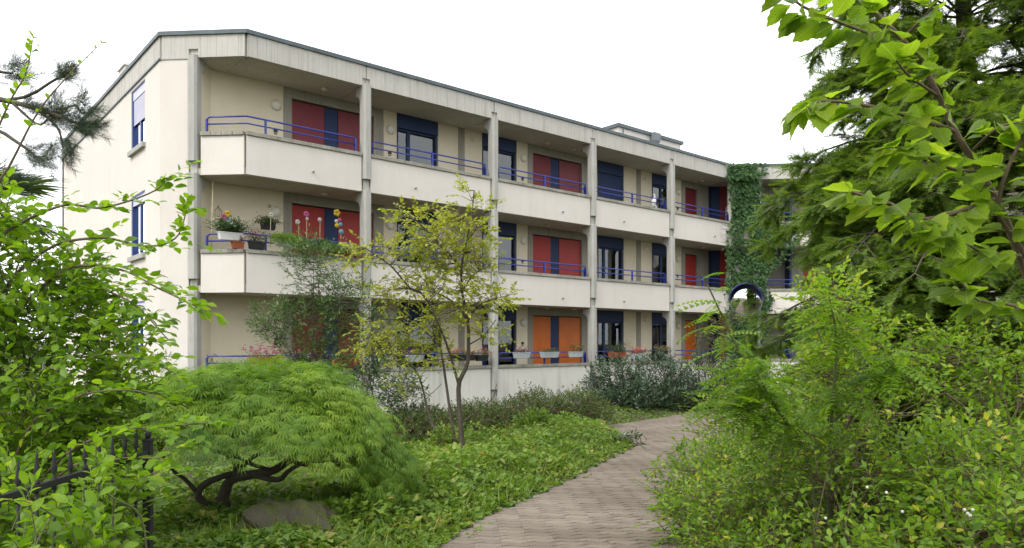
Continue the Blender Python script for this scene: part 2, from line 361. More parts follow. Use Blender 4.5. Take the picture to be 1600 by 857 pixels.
# --- roof and its dark edge
foot = [(4.97, 18.75), (6.48, 17.24), (26.85, 17.24), (36.75, 7.34), (45.2, 15.8), (29.56, 31.5), (4.97, 31.5)]
def inset(poly, d):
    out = []
    n = len(poly)
    for i in range(n):
        p0, p1, p2 = Vector(poly[i - 1]), Vector(poly[i]), Vector(poly[(i + 1) % n])
        e1, e2 = (p1 - p0).normalized(), (p2 - p1).normalized()
        n1, n2 = Vector((-e1.y, e1.x)), Vector((-e2.y, e2.x))
        k = d / (1 + n1.dot(n2)); out.append(tuple(p1 + (n1 + n2) * k))
    return out
o_in = inset(foot, .22); o_out = inset(foot, -.045)
MB().prism(o_in, 9.12, 9.30).build('roof', M['zinc'], H)
for i in range(len(foot)):
    j = (i + 1) % len(foot)
    q = [o_out[i], o_out[j], o_in[j], o_in[i]]
    MB().prism(q, 9.313, 9.41).build('roof_edge', M['cap'], H)

# --- board-marked concrete fascia, one panel per bay
def fascia(fr, a0, a1, notches=(), z0=8.78, z1=9.31, first_gap=.012, depth=.2):
    m = MB(fr); m.box(a0 + .012, a1 - .012, .05, depth, z0, z1); a = a0 + first_gap
    while a < a1 - .02:
        wd = min(rnd.uniform(.10, .15), a1 - .012 - a)
        if a1 - .012 - (a + wd) < .05: wd = a1 - .012 - a
        zz = z0
        d = rnd.uniform(-.003, .003)
        segs = [(a, a + wd, z0)]
        for nc in notches:
            lo, hi = nc - .115, nc + .115; s2 = []
            for (p, q_, zb) in segs:
                if q_ <= lo or p >= hi: s2.append((p, q_, zb)); continue
                if p < lo: s2.append((p, lo, zb))
                s2.append((max(p, lo), min(q_, hi), 8.985))
                if q_ > hi: s2.append((hi, q_, zb))
            segs = s2
        for p, q_, zb in segs:
            if q_ - p > .004: m.box(p + .0012, q_ - .0012, d, .049, zb, z1)
        a += wd
    return m.build('fascia_panel', M['fascia'], H)
fm = lambda a, b, z: (a, YF + b, z)
cuts = [6.50] + COLX + [26.82]
for i in range(5): fascia(fm, cuts[i], cuts[i + 1], [COLX[k] for k in range(4)])
fascia(fr_ch, .03, 2.10, [.83])
for k in range(4): fascia(fr_wing, .02 + k * 3.42, 3.42 + k * 3.42)
fe = lambda a, b, z: (XE + b, 31.5 - a, z)            # end wall, a measured from its far end towards the path
for a0, a1 in ((0, 2.6), (2.6, 6.04), (6.04, 9.46), (9.46, 12.73)): fascia(fe, a0, a1)
MB(fe).box(0, 12.79, -.035, .03, 8.735, 8.772).build('flashing', M['cap'], H)
MB(fr_ch).box(-.015, .70, -.02, .05, 8.742, 8.772).build('flashing', M['concrete'], H)

# --- slabs with joints at the columns
def slab_poly(k):
    f = YF + .065
    xs = [6.50] + COLX
    yield [(5.62, 18.17), (6.50, f + .01), (6.50, YB + .1), (6.2, YB + .1)]
    xs2 = xs + [26.87]
    for i in range(5):
        x0, x1 = xs2[i] + .008, xs2[i + 1] - .008
        yield [(x0, f), (x1, f), (x1 if i < 4 else 27.5, YB + .1), (x0, YB + .1)]
for k in range(3):
    top = SOF[k] + (.18 if k < 2 else .34)
    for p in slab_poly(k): MB().prism(p, SOF[k] + .012, top).build('balcony_slab', M['soffit'], H)
    MB(fr_wing).prism([(.02, .066), (13.9, .066), (13.9, 1.55), (-.60, 1.55)], SOF[k] + .012, top).build('balcony_slab', M['soffit'], H)
MB().prism([(5.62, 18.17), (6.5, 17.3), (26.85, 17.3), (27.5, YB + .1), (6.2, YB + .1)], .2, FLR[0]).build('balcony_slab', M['soffit'], H)
MB(fr_wing).prism([(.02, .066), (13.9, .066), (13.9, 1.55), (-.60, 1.55)], .2, FLR[0]).build('balcony_slab', M['soffit'], H)

# --- parapets with copings
def parapet(fr, a0, a1, k, b0=0.0, plan=None):
    base = M['stucco'] if k else M['stucco_base']
    pl = plan or [(a0, b0), (a1, b0), (a1, b0 + .15), (a0, b0 + .15)]
    p = MB(fr).prism(pl, PARB[k], COPE[k] - .095).build('parapet', base, H, .006)
    a0, a1 = min(q[0] for q in pl), max(q[0] for q in pl)
    nn = 4
    for i in range(nn):
        c0, c1 = a0 + (a1 - a0) * i / nn, a0 + (a1 - a0) * (i + 1) / nn
        MB(fr).box(c0 + .004, c1 - .004, b0 - .045, b0 + .2, COPE[k] - .092, COPE[k] + rnd.uniform(-.002, .002)).build('coping', M['coping'], p, .008)
    return p
def spout(fr, a, z):
    m = MB(fr); m.tube([(a, .05, z), (a, -.07, z - .008)], .022, 8); m.build('water_spout', M['zinc'], H)
for k in range(3):
    parapet(fm, 0, 0, k, 0, [(6.475, .0), (9.53, 0), (9.53, .15), (6.54, .15)])
    parapet(fr_ch, 1.01, 2.07, k)
    for i in range(4):
        parapet(fm, COLX[i] + .125, (COLX[i + 1] - .14) if i < 3 else 26.84, k)
    for t0, t1 in ((.01, 3.4), (3.42, 6.8), (6.82, 10.2), (10.22, 13.8)): parapet(fr_wing, t0, t1, k)
    for x in (8.16, 11.2, 16.93, 19.98, 25.55): spout(fm, x, [.56, 3.45, 6.29][k])
    spout(fr_wing, 2.4, [.56, 3.45, 6.29][k])

# --- columns: one precast piece per storey, a recessed core between them
def column(fr, c, back_extra=.0):
    w2 = .115
    MB(fr).box(c - .085, c + .085, .02, .14, -.35, 8.84).build('column_core', M['concrete'], H)
    for k in range(3):
        zb = [.57, 3.51, 6.31][k]; zt = SOF[k] + .03
        m = MB(fr); f = -.10; ch = .05; bk = .15
        plan = [(c - w2 + ch, f), (c + w2 - ch, f), (c + w2, f + ch), (c + w2, bk), (c - w2, bk), (c - w2, f + ch)]
        n = len(plan); v = []
        for (x, y) in plan: v.append((x, y, zb + (.0 if y < 0 else .02)))
        for (x, y) in plan: v.append((x, y, zt + max(0, (y - f)) * .32 if y < .05 else zt + .05))
        m.add(v, [tuple(range(n - 1, -1, -1)), tuple(range(n, 2 * n))] + [(i, (i + 1) % n, n + (i + 1) % n, n + i) for i in range(n)])
        # curved bracket under the slab
        prof = [(bk + .002, SOF[k] + .005), (bk + .002, SOF[k] - .46)] + [(bk + .22 - .22 * math.cos(t) + .002, SOF[k] - .46 + .24 * math.sin(t)) for t in np.linspace(.2, math.pi / 2, 7)] + [(bk + .225, SOF[k] + .005)]
        pn = len(prof)
        m.add([(c - w2 * .96, y, z) for y, z in prof] + [(c + w2 * .96, y, z) for y, z in prof],
              [tuple(range(pn)), tuple(range(2 * pn - 1, pn - 1, -1))] + [(i, pn + i, pn + (i + 1) % pn, (i + 1) % pn) for i in range(pn)])
        m.build('column', M['concrete'], H)
for x in COLX: column(fm, x)
column(fr_ch, .83)
column(fr_wing, 6.81); column(fr_wing, 10.21)

# --- railings
def railing(fr, a0, a1, k, b=.07, via=None, posts=(), ends=(True, True)):
    zc = COPE[k]; z1, z2 = zc + .375, zc + .205
    r = .021
    def ln(z):
        return [(a0, b, z)] + ([via + (z,)] if via else []) + [(a1, b, z)]
    m = MB(fr); rc = .09
    top = ln(z1); s = 1 if a1 > a0 else -1
    pts = []
    if ends[0]: pts += [(a0, b, zc - .02), (a0, b, z1 - rc), (a0 + rc * .3 * s, b, z1 - rc * .3)]; st_ = (a0 + rc * s, b, z1)
    else: st_ = (a0, b, z1)
    pts.append(st_); 
    if via: pts.append(via + (z1,))
    if ends[1]: pts += [(a1 - rc * s, b, z1), (a1 - rc * .3 * s, b, z1 - rc * .3), (a1, b, z1 - rc), (a1, b, zc - .02)]
    else: pts.append((a1, b, z1))
    m.tube(pts, r, 8); m.tube(ln(z2), r * .85, 8)
    o = m.build('railing', M['blue'], H, 0, True)
    for pa in posts:
        MB(fr).box(pa - .018, pa + .018, b - .03, b + .03, zc - .01, z1 - .01).build('post', M['blue'], o)
    for pa, e in ((a0, ends[0]), (a1, ends[1])):
        if e: MB(fr).box(pa - .016, pa + .016, b - .045 + .07, b + .02 + .07, zc - .01, z1 - .07).build('post', M['blue'], o)
    return o
# the first bay runs round the corner, so its rail is one bent line
def bent_rail(k):
    zc = COPE[k]; z1, z2 = zc + .375, zc + .205; y = YF + .07
    p0 = fr_ch(1.12, .07, 0); pc = (6.51, y); p1 = (9.40, y)
    d0 = (Q, -Q)
    def P3(p, z): return (p[0], p[1], z)
    m = MB(); rc = .09
    m.tube([P3(p0, zc - .02), P3(p0, z1 - rc), (p0[0] + d0[0] * .03, p0[1] + d0[1] * .03, z1 - .03), (p0[0] + d0[0] * rc, p0[1] + d0[1] * rc, z1), P3(pc, z1), (p1[0] - rc, y, z1), (p1[0] - .03, y, z1 - .03), (p1[0], y, z1 - rc), (p1[0], y, zc - .02)], .021, 8)
    m.tube([P3(p0, z2), P3(pc, z2), P3(p1, z2)], .018, 8)
    o = m.build('railing', M['blue'], H, 0, True)
    for x in (6.97, 9.38): MB().box(x - .018, x + .018, y - .03, y + .03, zc - .01, z1 - .01).build('post', M['blue'], o)
    MB(fr_ch).box(1.10, 1.14, .05, .11, zc - .01, z1 - .05).build('post', M['blue'], o)
for k in range(3):
    bent_rail(k)
    for i, (a0, a1) in enumerate(((9.89, 13.75), (14.26, 18.11), (18.62, 22.45), (22.99, 26.66))):
        railing(fm, a0, a1, k, posts=((a0 + a1) / 2 + .0,))
    railing(fr_wing, 1.35, 6.5, k, posts=(3.7,)); railing(fr_wing, 7.0, 9.9, k, posts=(8.4,)); railing(fr_wing, 10.4, 13.5, k, posts=(12,))

# --- loggia back walls, doors, windows
PANEL = ['orange', 'red', 'maroon']
def wallseg(fr, a0, a1, k, mat='backwall', b=0.0):
    MB(fr).box(a0, a1, b, .22, FLR[k] - .02, SOF[k] + .06).build('wall', M[mat], H)
def door_frame(fr, a0, a1, k, parts, jl=.23, jr=.33):
    """concrete surround with coloured leaves: parts = [(start, end, material)]"""
    z0, z1 = FLR[k], SOF[k]; zt = z1 - .255
    d = MB(fr); d.box(a0, a1, -.012, .2, zt, z1 + .05); d.box(a0, a0 + jl, -.02, .2, z0 - .02, zt - .002); d.box(a1 - jr, a1, -.02, .2, z0 - .02, zt - .002)
    e = d.build('door_surround', M['frame_conc'], H, .006)
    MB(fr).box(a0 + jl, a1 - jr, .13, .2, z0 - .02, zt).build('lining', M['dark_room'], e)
    for p, q, mt in parts:
        MB(fr).box(p + .006, q - .006, .055 if mt != 'navy' else .07, .125, z0 + .02, zt - .035).build('door_leaf', M[mt], e, .004)
        if mt != 'navy':
            MB(fr).tube([(q - .09, .04, z0 + 1.0), (q - .09, .012, z0 + 1.0), (q - .19, .012, z0 + 1.0)], .009, 6).build('handle', M['zinc'], e)
    return e
def window(fr, a0, a1, k, mode='half', mull=.3, curtain=.5):
    z0, z1 = FLR[k] + .03, SOF[k] + .02; zs = SOF[k] - .41
    d = MB(fr); t = .06; b0, b1 = .07, .13
    d.box(a0, a0 + t, b0, b1, z0, zs); d.box(a1 - t, a1, b0, b1, z0, zs); d.box(a0 + t, a1 - t, b0, b1, z0, z0 + .09); d.box(a0 + t, a1 - t, b0, b1, zs - t, zs)
    am = a0 + (a1 - a0) * mull
    d.box(am - .055, am + .055, b0 - .01, b1, z0 + .09, zs - t)
    o = d.build('window', M['navy'], H, .004)
    MB(fr).box(a0 - .004, a1 + .004, -.02, .2, zs, z1).build('shutter_box', M['navy'], o, .005)
    MB(fr).box(a1 - .03, a1 - .004, -.03, .06, z0, zs - .002).build('shutter_guide', M['zinc'], o); MB(fr).box(a0 + .004, a0 + .025, -.03, .06, z0, zs - .002).build('shutter_guide', M['navy'], o)
    for p, q in ((a0 + t, am - .055), (am + .055, a1 - t)):
        MB(fr).box(p, q, .098, .104, z0 + .09, zs - t).build('pane', M['glass'], o)
    if mode == 'shut':
        z = z0; i = 0
        while z < zs - .01:
            MB(fr).box(a0 + .03, a1 - .035, .025 + (i % 2) * .001, .04, z + .002, min(z + .06, zs) - .002).build('shutter_slat', M['navy'], o, .003); z += .06; i += 1
    # a pale curtain hanging in folds inside, the room dark beyond it
    if curtain > 0:
        m = MB(fr); n = 40; c0, c1 = a1 - (a1 - a0) * curtain, a1 - .03
        xs = np.linspace(c0, c1, n); ys = .30 + .03 * np.sin(xs * 42) + .012 * np.sin(xs * 97)
        m.add([(x, y, z0 + .05) for x, y in zip(xs, ys)] + [(x, y, zs + .02) for x, y in zip(xs, ys)], [(i, i + 1, n + i + 1, n + i) for i in range(n - 1)])
        m.build('curtain', M['curtain'], o, 0, True)
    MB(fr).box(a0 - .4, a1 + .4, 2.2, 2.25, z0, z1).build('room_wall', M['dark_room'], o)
    return o
def wall_lamp(fr, a, z, r=.14):
    m = MB(); c = fr(a, 0, z); n = 24
    prof = [(r, 0), (r * 1.02, .02), (r * .9, .055), (r * .6, .085), (r * .2, .1)]
    vs, fs = [], []
    for rad, h in prof:
        for q in range(n):
            an = 2 * math.pi * q / n; vs.append(fr(a + rad * math.cos(an), -h, z + rad * math.sin(an)))
    for i in range(len(prof) - 1): fs += [(i * n + q, i * n + (q + 1) % n, (i + 1) * n + (q + 1) % n, (i + 1) * n + q) for q in range(n)]
    fs.append(tuple(range((len(prof) - 1) * n, len(prof) * n))); m.add(vs, fs); o = m.build('wall_lamp', M['lamp'], H, 0, True)
def socket(fr, a, z):
    MB(fr).box(a - .05, a + .05, -.03, .0, z, z + .075).build('socket', M['black'], H); MB(fr).box(a - .04, a + .04, -.012, .0, z - .055, z - .03).build('socket', M['black'], H)
def ceiling_lamp(fr, a, b, k):
    z = SOF[k]; m = MB(); vs = []; n = 14
    c = fr(a, b, z); m.lathe(c, [(.09, .012), (.085, -.03), (.05, -.05)], n); m.build('ceiling_lamp', M['lamp'], H, 0, True)
fb = lambda a, b, z: (a, YB + b, z)
for k in range(3):
    P_ = PANEL[k]
    # the slanting end wall of the first loggia, square to the chamfer
    MB(fr_ch).box(.60, .86, .15, 1.02, FLR[k] - .02, SOF[k] + .06).build('wall', M['backwall'], H)
    wallseg(fb, 5.9, 8.01, k); wall_lamp(fb, 7.80, SOF[k] - .54); socket(fb, 7.79, SOF[k] - 1.25)
    door_frame(fb, 8.01, 11.04, k, [(8.24, 9.21, P_ if k else 'brick_red'), (9.21, 9.62, 'navy'), (9.62, 10.71, P_ if k else 'brick_red')])
    wallseg(fb, 11.04, 11.5, k); wall_lamp(fb, 11.27, SOF[k] - .53); socket(fb, 11.25, SOF[k] - 1.25)
    window(fb, 11.5, 12.96, k, 'half', .3, .32 if k else .2)
    wallseg(fb, 12.96, 13.75, k); wallseg(fb, 13.75, 13.99, k, 'frame_conc', -.02); wallseg(fb, 13.99, 14.71, k); wall_lamp(fb, 14.33, SOF[k] - .28, .075)
    window(fb, 14.71, 16.17, k, 'half', .42, .25)
    wallseg(fb, 16.17, 16.69, k); wall_lamp(fb, 16.50, SOF[k] - .52); socket(fb, 16.45, SOF[k] - 1.25)
    door_frame(fb, 16.69, 19.66, k, [(16.93, 17.83, P_), (17.83, 18.24, 'navy'), (18.24, 19.33, P_)])
    wallseg(fb, 19.66, 20.18, k); wall_lamp(fb, 19.93, SOF[k] - .53)
    window(fb, 20.18, 21.64, k, 'shut' if k == 2 else 'half', .3, .0 if k == 2 else .2)
    wallseg(fb, 21.64, 22.42, k); wallseg(fb, 22.42, 22.68, k, 'frame_conc', -.02); wallseg(fb, 22.68, 23.38, k); wall_lamp(fb, 22.93, SOF[k] - .28, .075)
    window(fb, 23.38, 24.84, k, 'half', .45, .2)
    wallseg(fb, 24.84, 25.32, k); wall_lamp(fb, 25.10, SOF[k] - .52); socket(fb, 25.05, SOF[k] - 1.25)
    door_frame(fb, 25.32, 27.25, k, [(25.58, 26.42, P_)], .25, .82)
    MB(fb).box(27.22, 27.9, -.004, .2, FLR[k] - .02, SOF[k] + .06).build('wall', M['navy'], H)
    for x in (8.9, 17.1, 18.35, 26.1): ceiling_lamp(fb, x, -.55, k)
    # second wing
    fw = lambda a, b, z: fr_wing(a, 1.45 + b, z)
    t0 = -.60
    MB(fw).box(t0 + .02, t0 + .38, -.01, .2, FLR[k] - .02, SOF[k] + .06).build('wall', M['navy'], H)
    dl = MB(fw).box(t0 + .38, t0 + 1.65, .0, .2, FLR[k] - .02, SOF[k] + .06).build('door_leaf', M[P_], H)
    m = MB(fw); ar = [(t0 + .62, FLR[k] + .3), (t0 + .95, FLR[k] + .3)] + [(t0 + .785 + .165 * math.cos(q), SOF[k] - .98 + .165 * math.sin(q)) for q in np.linspace(0, math.pi, 9)]
    n = len(ar); m.add([(x, -.012, z) for x, z in ar] + [(x, .01, z) for x, z in ar], [tuple(range(n)), tuple(range(2 * n - 1, n - 1, -1))] + [(i, n + i, n + (i + 1) % n, (i + 1) % n) for i in range(n)])
    m.build('door_light', M['lamp'], dl)
    wallseg(fw, t0 + 1.65, 3.1, k, 'frame_conc'); wall_lamp(fw, 2.7, SOF[k] - .53)
    door_frame(fw, 3.1, 5.4, k, [(3.33, 4.1, P_), (4.1, 4.4, 'navy'), (4.4, 5.06, P_)])
    wallseg(fw, 5.4, 6.3, k); window(fw, 6.3, 7.76, k, 'half', .3, .4); wallseg(fw, 7.76, 9.0, k); door_frame(fw, 9.0, 11.6, k, [(9.23, 10.2, P_), (10.2, 10.6, 'navy'), (10.6, 11.27, P_)]); wallseg(fw, 11.6, 14, k)
    MB(fr_wing).box(13.85, 14.0, .15, 12, -.4, 9.1).build('wall', M['stucco'], H) if k == 0 else None
    # partition in the wing loggia beside the ivy
    MB(fr_wing).box(2.55, 2.63, .75, 1.44, FLR[k], SOF[k]).build('partition', M['navy'], H)

# --- pier in the inner corner that carries the ivy
MB(fr_wing).prism([(-.16, .17), (1.22, .17), (1.22, .45), (.02, .45)], -.4, 9.3).build('pier', M['stucco'], H)

# --- chamfer wall and end wall with three windows
MB(fr_ch).box(.0, .712, .0, .3, -.4, 8.74).build('wall', M['stucco'], H)
def ew(a, b, z): return (XE + b, a, z)
WY0, WY1 = 20.08, 21.42
MB().prism([(XE, 18.752), (XE + .15, 18.602 + .3), (XE + .3, 18.9), (XE + .3, WY0), (XE, WY0)], -.4, 8.735).build('wall', M['stucco'], H)
MB(ew).box(WY1, 31.5, 0, .3, -.4, 8.735).build('wall', M['stucco'], H)
zprev = -.4
for k in range(3):
    zb, zt = [1.47, 4.26, 7.06][k], [3.06, 5.86, 8.66][k]
    MB(ew).box(WY0, WY1, .001, .3, zprev, zb).build('wall', M['stucco'], H); zprev = zt
    d = MB(ew); t = .06
    d.box(WY0, WY0 + t, .015, .12, zb, zt); d.box(WY1 - t, WY1, .015, .12, zb, zt); d.box(WY0 + t, WY1 - t, .06, .12, zb, zb + t); d.box(WY0 + t, WY1 - t, .015, .12, zt - .04, zt)
    ym = (WY0 + WY1) / 2; d.box(ym - .05, ym + .05, .06, .12, zb + t, zt - .04)
    wn = d.build('window', M['window_blue'], H, .004)
    MB(ew).box(WY0 + t, WY1 - t, .03, .1, zt - .26, zt - .04).build('shutter_box', M['shutter_pale'], wn)
    for p, q in ((WY0 + t, ym - .05), (ym + .05, WY1 - t)): MB(ew).box(p, q, .09, .096, zb + t, zt - .26).build('pane', M['glass'], wn)
    MB(ew).box(WY0 - .07, WY1 + .07, -.09, .06, zb - .13, zb - .004).build('window_sill', M['concrete'], wn, .008)
    if k == 2:
        z = zt - .27
        while z > zb + .72:
            MB(ew).box(WY0 + t, WY1 - t, .045, .06, z - .045, z - .003).build('shutter_slat', M['shutter_pale'], wn, .003); z -= .05
    m = MB(ew); n = 30; xs = np.linspace(ym, WY1 - .05, n); ys = .25 + .03 * np.sin(xs * 40)
    m.add([(x, y, zb + .05) for x, y in zip(xs, ys)] + [(x, y, zt) for x, y in zip(xs, ys)], [(i, i + 1, n + i + 1, n + i) for i in range(n - 1)]); m.build('curtain', M['curtain'], wn, 0, True)
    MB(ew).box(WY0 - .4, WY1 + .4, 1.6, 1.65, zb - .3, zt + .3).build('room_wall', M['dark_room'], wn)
MB(ew).box(WY0, WY1, .001, .3, zprev, 8.735).build('wall', M['stucco'], H)
MB().box(4.97, 29.6, 31.2, 31.5, -.4, 8.9).build('wall', M['stucco'], H)
MB().prism([(36.9, 7.6), (45.0, 15.7), (44.8, 15.9), (36.7, 7.8)], -.4, 8.9).build('wall', M['stucco'], H)

# --- on the roof
pent = MB().box(25.15, 29.75, 22.0, 26.5, 9.25, 11.72).build('roof_penthouse', M['stucco'], H)
MB().box(25.04, 29.86, 21.9, 26.6, 11.72, 11.87).build('penthouse_edge', M['cap'], pent)
MB().box(25.42, 25.5, 21.98, 22.02, 9.4, 11.7).build('joint', M['zinc'], pent)
m = MB(); m.add([(27.35, 21.72, 11.85), (27.85, 21.72, 11.85), (27.85, 21.98, 11.85), (27.35, 21.98, 11.85), (27.37, 21.74, 11.5), (27.83, 21.74, 11.5), (27.83, 21.98, 11.5), (27.37, 21.98, 11.5), (27.5, 21.86, 11.2), (27.68, 21.86, 11.2), (27.68, 21.98, 11.2), (27.5, 21.98, 11.2)],
                [(0, 1, 2, 3), (0, 4, 5, 1), (1, 5, 6, 2), (2, 6, 7, 3), (3, 7, 4, 0), (4, 8, 9, 5), (5, 9, 10, 6), (6, 10, 11, 7), (7, 11, 8, 4), (8, 11, 10, 9)]).build('rain_hopper', M['zinc'], pent)
MB().tube([(27.59, 21.92, 11.22), (27.59, 21.9, 10.9), (27.5, 21.9, 10.6), (27.5, 21.9, 9.35)], .05, 8).build('downpipe', M['zinc'], pent)
MB().box(25.72, 26.0, 21.98, 22.02, 10.98, 11.1).build('vent', M['zinc'], pent)
ch = MB().box(5.6, 6.3, 24.9, 25.7, 9.2, 10.55).build('chimney', M['stucco'], H); MB().box(5.55, 6.35, 24.85, 25.75, 10.55, 10.63).build('chimney_cap', M['white'], ch)
MB().box(5.35, 5.6, 25.75, 26.4, 9.2, 9.95).build('roof_vent', M['zinc'], H)

# ================================================================== planting
def unit(v): return v / np.maximum(np.linalg.norm(v, axis=-1, keepdims=True), 1e-9)
UP = np.array([0., 0., 1.])

def batch(name, P, D, Nn, size, tmpl, mat, parent, tone, kind='stuff'):
    """n copies of a leaf template (verts, faces) as one mesh: x of the template runs along D, z along the normal"""
    tv, tf = tmpl; P = np.asarray(P, float); n = len(P); D = unit(np.asarray(D, float)); B = unit(np.cross(Nn, D)); Nn = np.cross(D, B)
    size = np.broadcast_to(np.asarray(size, float), (n,)); tv = np.asarray(tv, float); k = len(tv)
    V = P[:, None] + size[:, None, None] * (tv[None, :, 0:1] * D[:, None] + tv[None, :, 1:2] * B[:, None] + tv[None, :, 2:3] * Nn[:, None])
    fl = np.array([i for f in tf for i in f]); ft = np.array([len(f) for f in tf])
    me = bpy.data.meshes.new(name); me.vertices.add(n * k); me.vertices.foreach_set('co', V.reshape(-1))
    L = (fl[None] + np.arange(n)[:, None] * k).reshape(-1); T = np.tile(ft, n)
    me.loops.add(len(L)); me.loops.foreach_set('vertex_index', L.astype(np.int32))
    me.polygons.add(len(T)); me.polygons.foreach_set('loop_start', np.concatenate([[0], np.cumsum(T)[:-1]]).astype(np.int32)); me.polygons.foreach_set('loop_total', T.astype(np.int32))
    me.update(calc_edges=True); me.validate()
    a = me.attributes.new('tone', 'FLOAT', 'POINT'); a.data.foreach_set('value', np.repeat(np.clip(tone, 0, 1), k).astype(np.float32))
    o = link(name, me, parent, mat)
    if kind: tag(o, kind=kind)
    return o

def tubes(name, lines, mat, parent, sides=5, smooth_=True):
    """lines: list of (points (m,3), radii (m,))"""
    m = MB()
    for p, r in lines: m.tube([tuple(q) for q in p], list(r), sides, cap=False)
    return m.build(name, mat, parent, 0, smooth_)

def spline(pts, n=12):
    P = np.array(pts, float); m = len(P)
    if m < 3: return np.array([P[0] + (P[-1] - P[0]) * t for t in np.linspace(0, 1, n)])
    out = []
    E = np.vstack([2 * P[0] - P[1], P, 2 * P[-1] - P[-2]])
    for t in np.linspace(0, m - 1 - 1e-6, n):
        i = int(t); u = t - i; p0, p1, p2, p3 = E[i:i + 4]
        out.append(.5 * (2 * p1 + (p2 - p0) * u + (2 * p0 - 5 * p1 + 4 * p2 - p3) * u * u + (3 * p1 - p0 - 3 * p2 + p3) * u ** 3))
    return np.array(out)

# leaf templates -----------------------------------------------------
T_LEAF = ([(0, 0, 0), (.42, .27, .07), (.48, 0, 0), (.42, -.27, .07), (1, 0, -.12)], [(0, 2, 1), (2, 4, 1), (0, 3, 2), (3, 4, 2)])
T_OVAL = ([(0, 0, 0), (.18, .17, .04), (.5, .29, .07), (.8, .17, .02), (1, 0, -.1), (.8, -.17, .02), (.5, -.29, .07), (.18, -.17, .04), (.3, 0, 0), (.65, 0, -.01)],
          [(0, 8, 1), (1, 8, 9, 2), (2, 9, 3), (3, 9, 4), (0, 7, 8), (7, 6, 9, 8), (6, 5, 9), (5, 4, 9)])
T_NARROW = ([(0, 0, 0), (.4, .13, .04), (.5, 0, 0), (.4, -.13, .04), (1, 0, -.1)], [(0, 2, 1), (2, 4, 1), (0, 3, 2), (3, 4, 2)])
def lobes(angs, lens, wid, droop):
    v, f = [(0, 0, 0)], []
    for a, l in zip(angs, lens):
        c, s = math.cos(a), math.sin(a); k = len(v)
        v += [(l * .45 * c - wid * s, l * .45 * s + wid * c, -droop * .15 * l), (l * .45 * c + wid * s, l * .45 * s - wid * c, -droop * .15 * l), (l * c, l * s, -droop * l)]
        f += [(0, k + 1, k), (k + 1, k + 2, k)]
    return v, f
T_LACE = lobes([-1.5, -1.0, -.5, 0, .5, 1.0, 1.5], [.5, .75, .92, 1, .92, .75, .5], .042, .45)
T_IVY = ([(0, 0, 0), (-.1, .35, .02), (.3, .42, .03), (.45, .2, .0), (1, 0, -.06), (.45, -.2, .0), (.3, -.42, .03), (-.1, -.35, .02), (.35, 0, -.02)],
         [(0, 8, 1), (1, 8, 2), (2, 8, 3), (3, 8, 4), (4, 8, 5), (5, 8, 6), (6, 8, 7), (7, 8, 0)])
def pinnate(n=8, ll=.22, lw=.075, sag=.35):
    v, f = [], []
    for i in range(n):
        x = .12 + .84 * i / (n - 1); z = -sag * x * x
        for s in (1, -1):
            k = len(v); L = ll * (1 - .35 * abs(x - .5))
            v += [(x, .01 * s, z), (x + L * .35 + .01, s * (L * .5 - lw * .1), z + .0), (x + L * .3, s * L, z - .05), (x - .03, s * L * .55, z)]
            f += [(k, k + 1, k + 2, k + 3) if s < 0 else (k, k + 3, k + 2, k + 1)]
    k = len(v); v += [(0, .006, 0), (0, -.006, 0), (1, .004, -sag), (1, -.004, -sag), (.5, .006, -sag * .25), (.5, -.006, -sag * .25)]
    f += [(k, k + 1, k + 5, k + 4), (k + 4, k + 5, k + 3, k + 2)]
    k = len(v); v += [(1, 0, -sag), (1.08, .06, -sag - .02), (1.2, 0, -sag - .06), (1.08, -.06, -sag - .02)]; f.append((k, k + 1, k + 2, k + 3))
    return v, f
T_PINN = pinnate()
def needles(n, length, ang, wid, seed=1, flat=True, core=True):
    r = random.Random(seed); v, f = [], []
    for i in range(n):
        x = (i + .5) / n; s = 1 if i % 2 else -1; a = ang + r.uniform(-.2, .2); L = length * r.uniform(.75, 1.1) * (1.1 - .35 * x)
        e = r.uniform(-.35, .45) if flat else r.uniform(0, 6.28)
        dy, dz = (s * math.sin(a) * math.cos(e), math.sin(a) * math.sin(e)) if flat else (math.sin(a) * math.cos(e), math.sin(a) * math.sin(e))
        k = len(v); v += [(x - wid, 0, 0), (x + wid, 0, 0), (x + L * math.cos(a), L * dy, L * dz)]; f.append((k, k + 1, k + 2))
    if core:
        k = len(v); v += [(0, .008, 0), (0, -.008, 0), (1.02, 0, 0)]; f.append((k, k + 1, k + 2))
    return v, f
T_YEW = needles(26, .26, 1.0, .034, 2)
T_PINE = needles(64, .6, .60, .013, 3, False)
T_BLADE = ([(0, -.02, 0), (0, .02, 0), (.5, .016, .02), (.5, -.016, .02), (1, 0, -.12)], [(0, 3, 2, 1), (3, 4, 2)])
T_PETAL = ([(0, 0, 0), (.5, .35, .1), (1, .1, .0), (1, -.1, 0), (.5, -.35, .1)], [(0, 4, 3, 2, 1)])

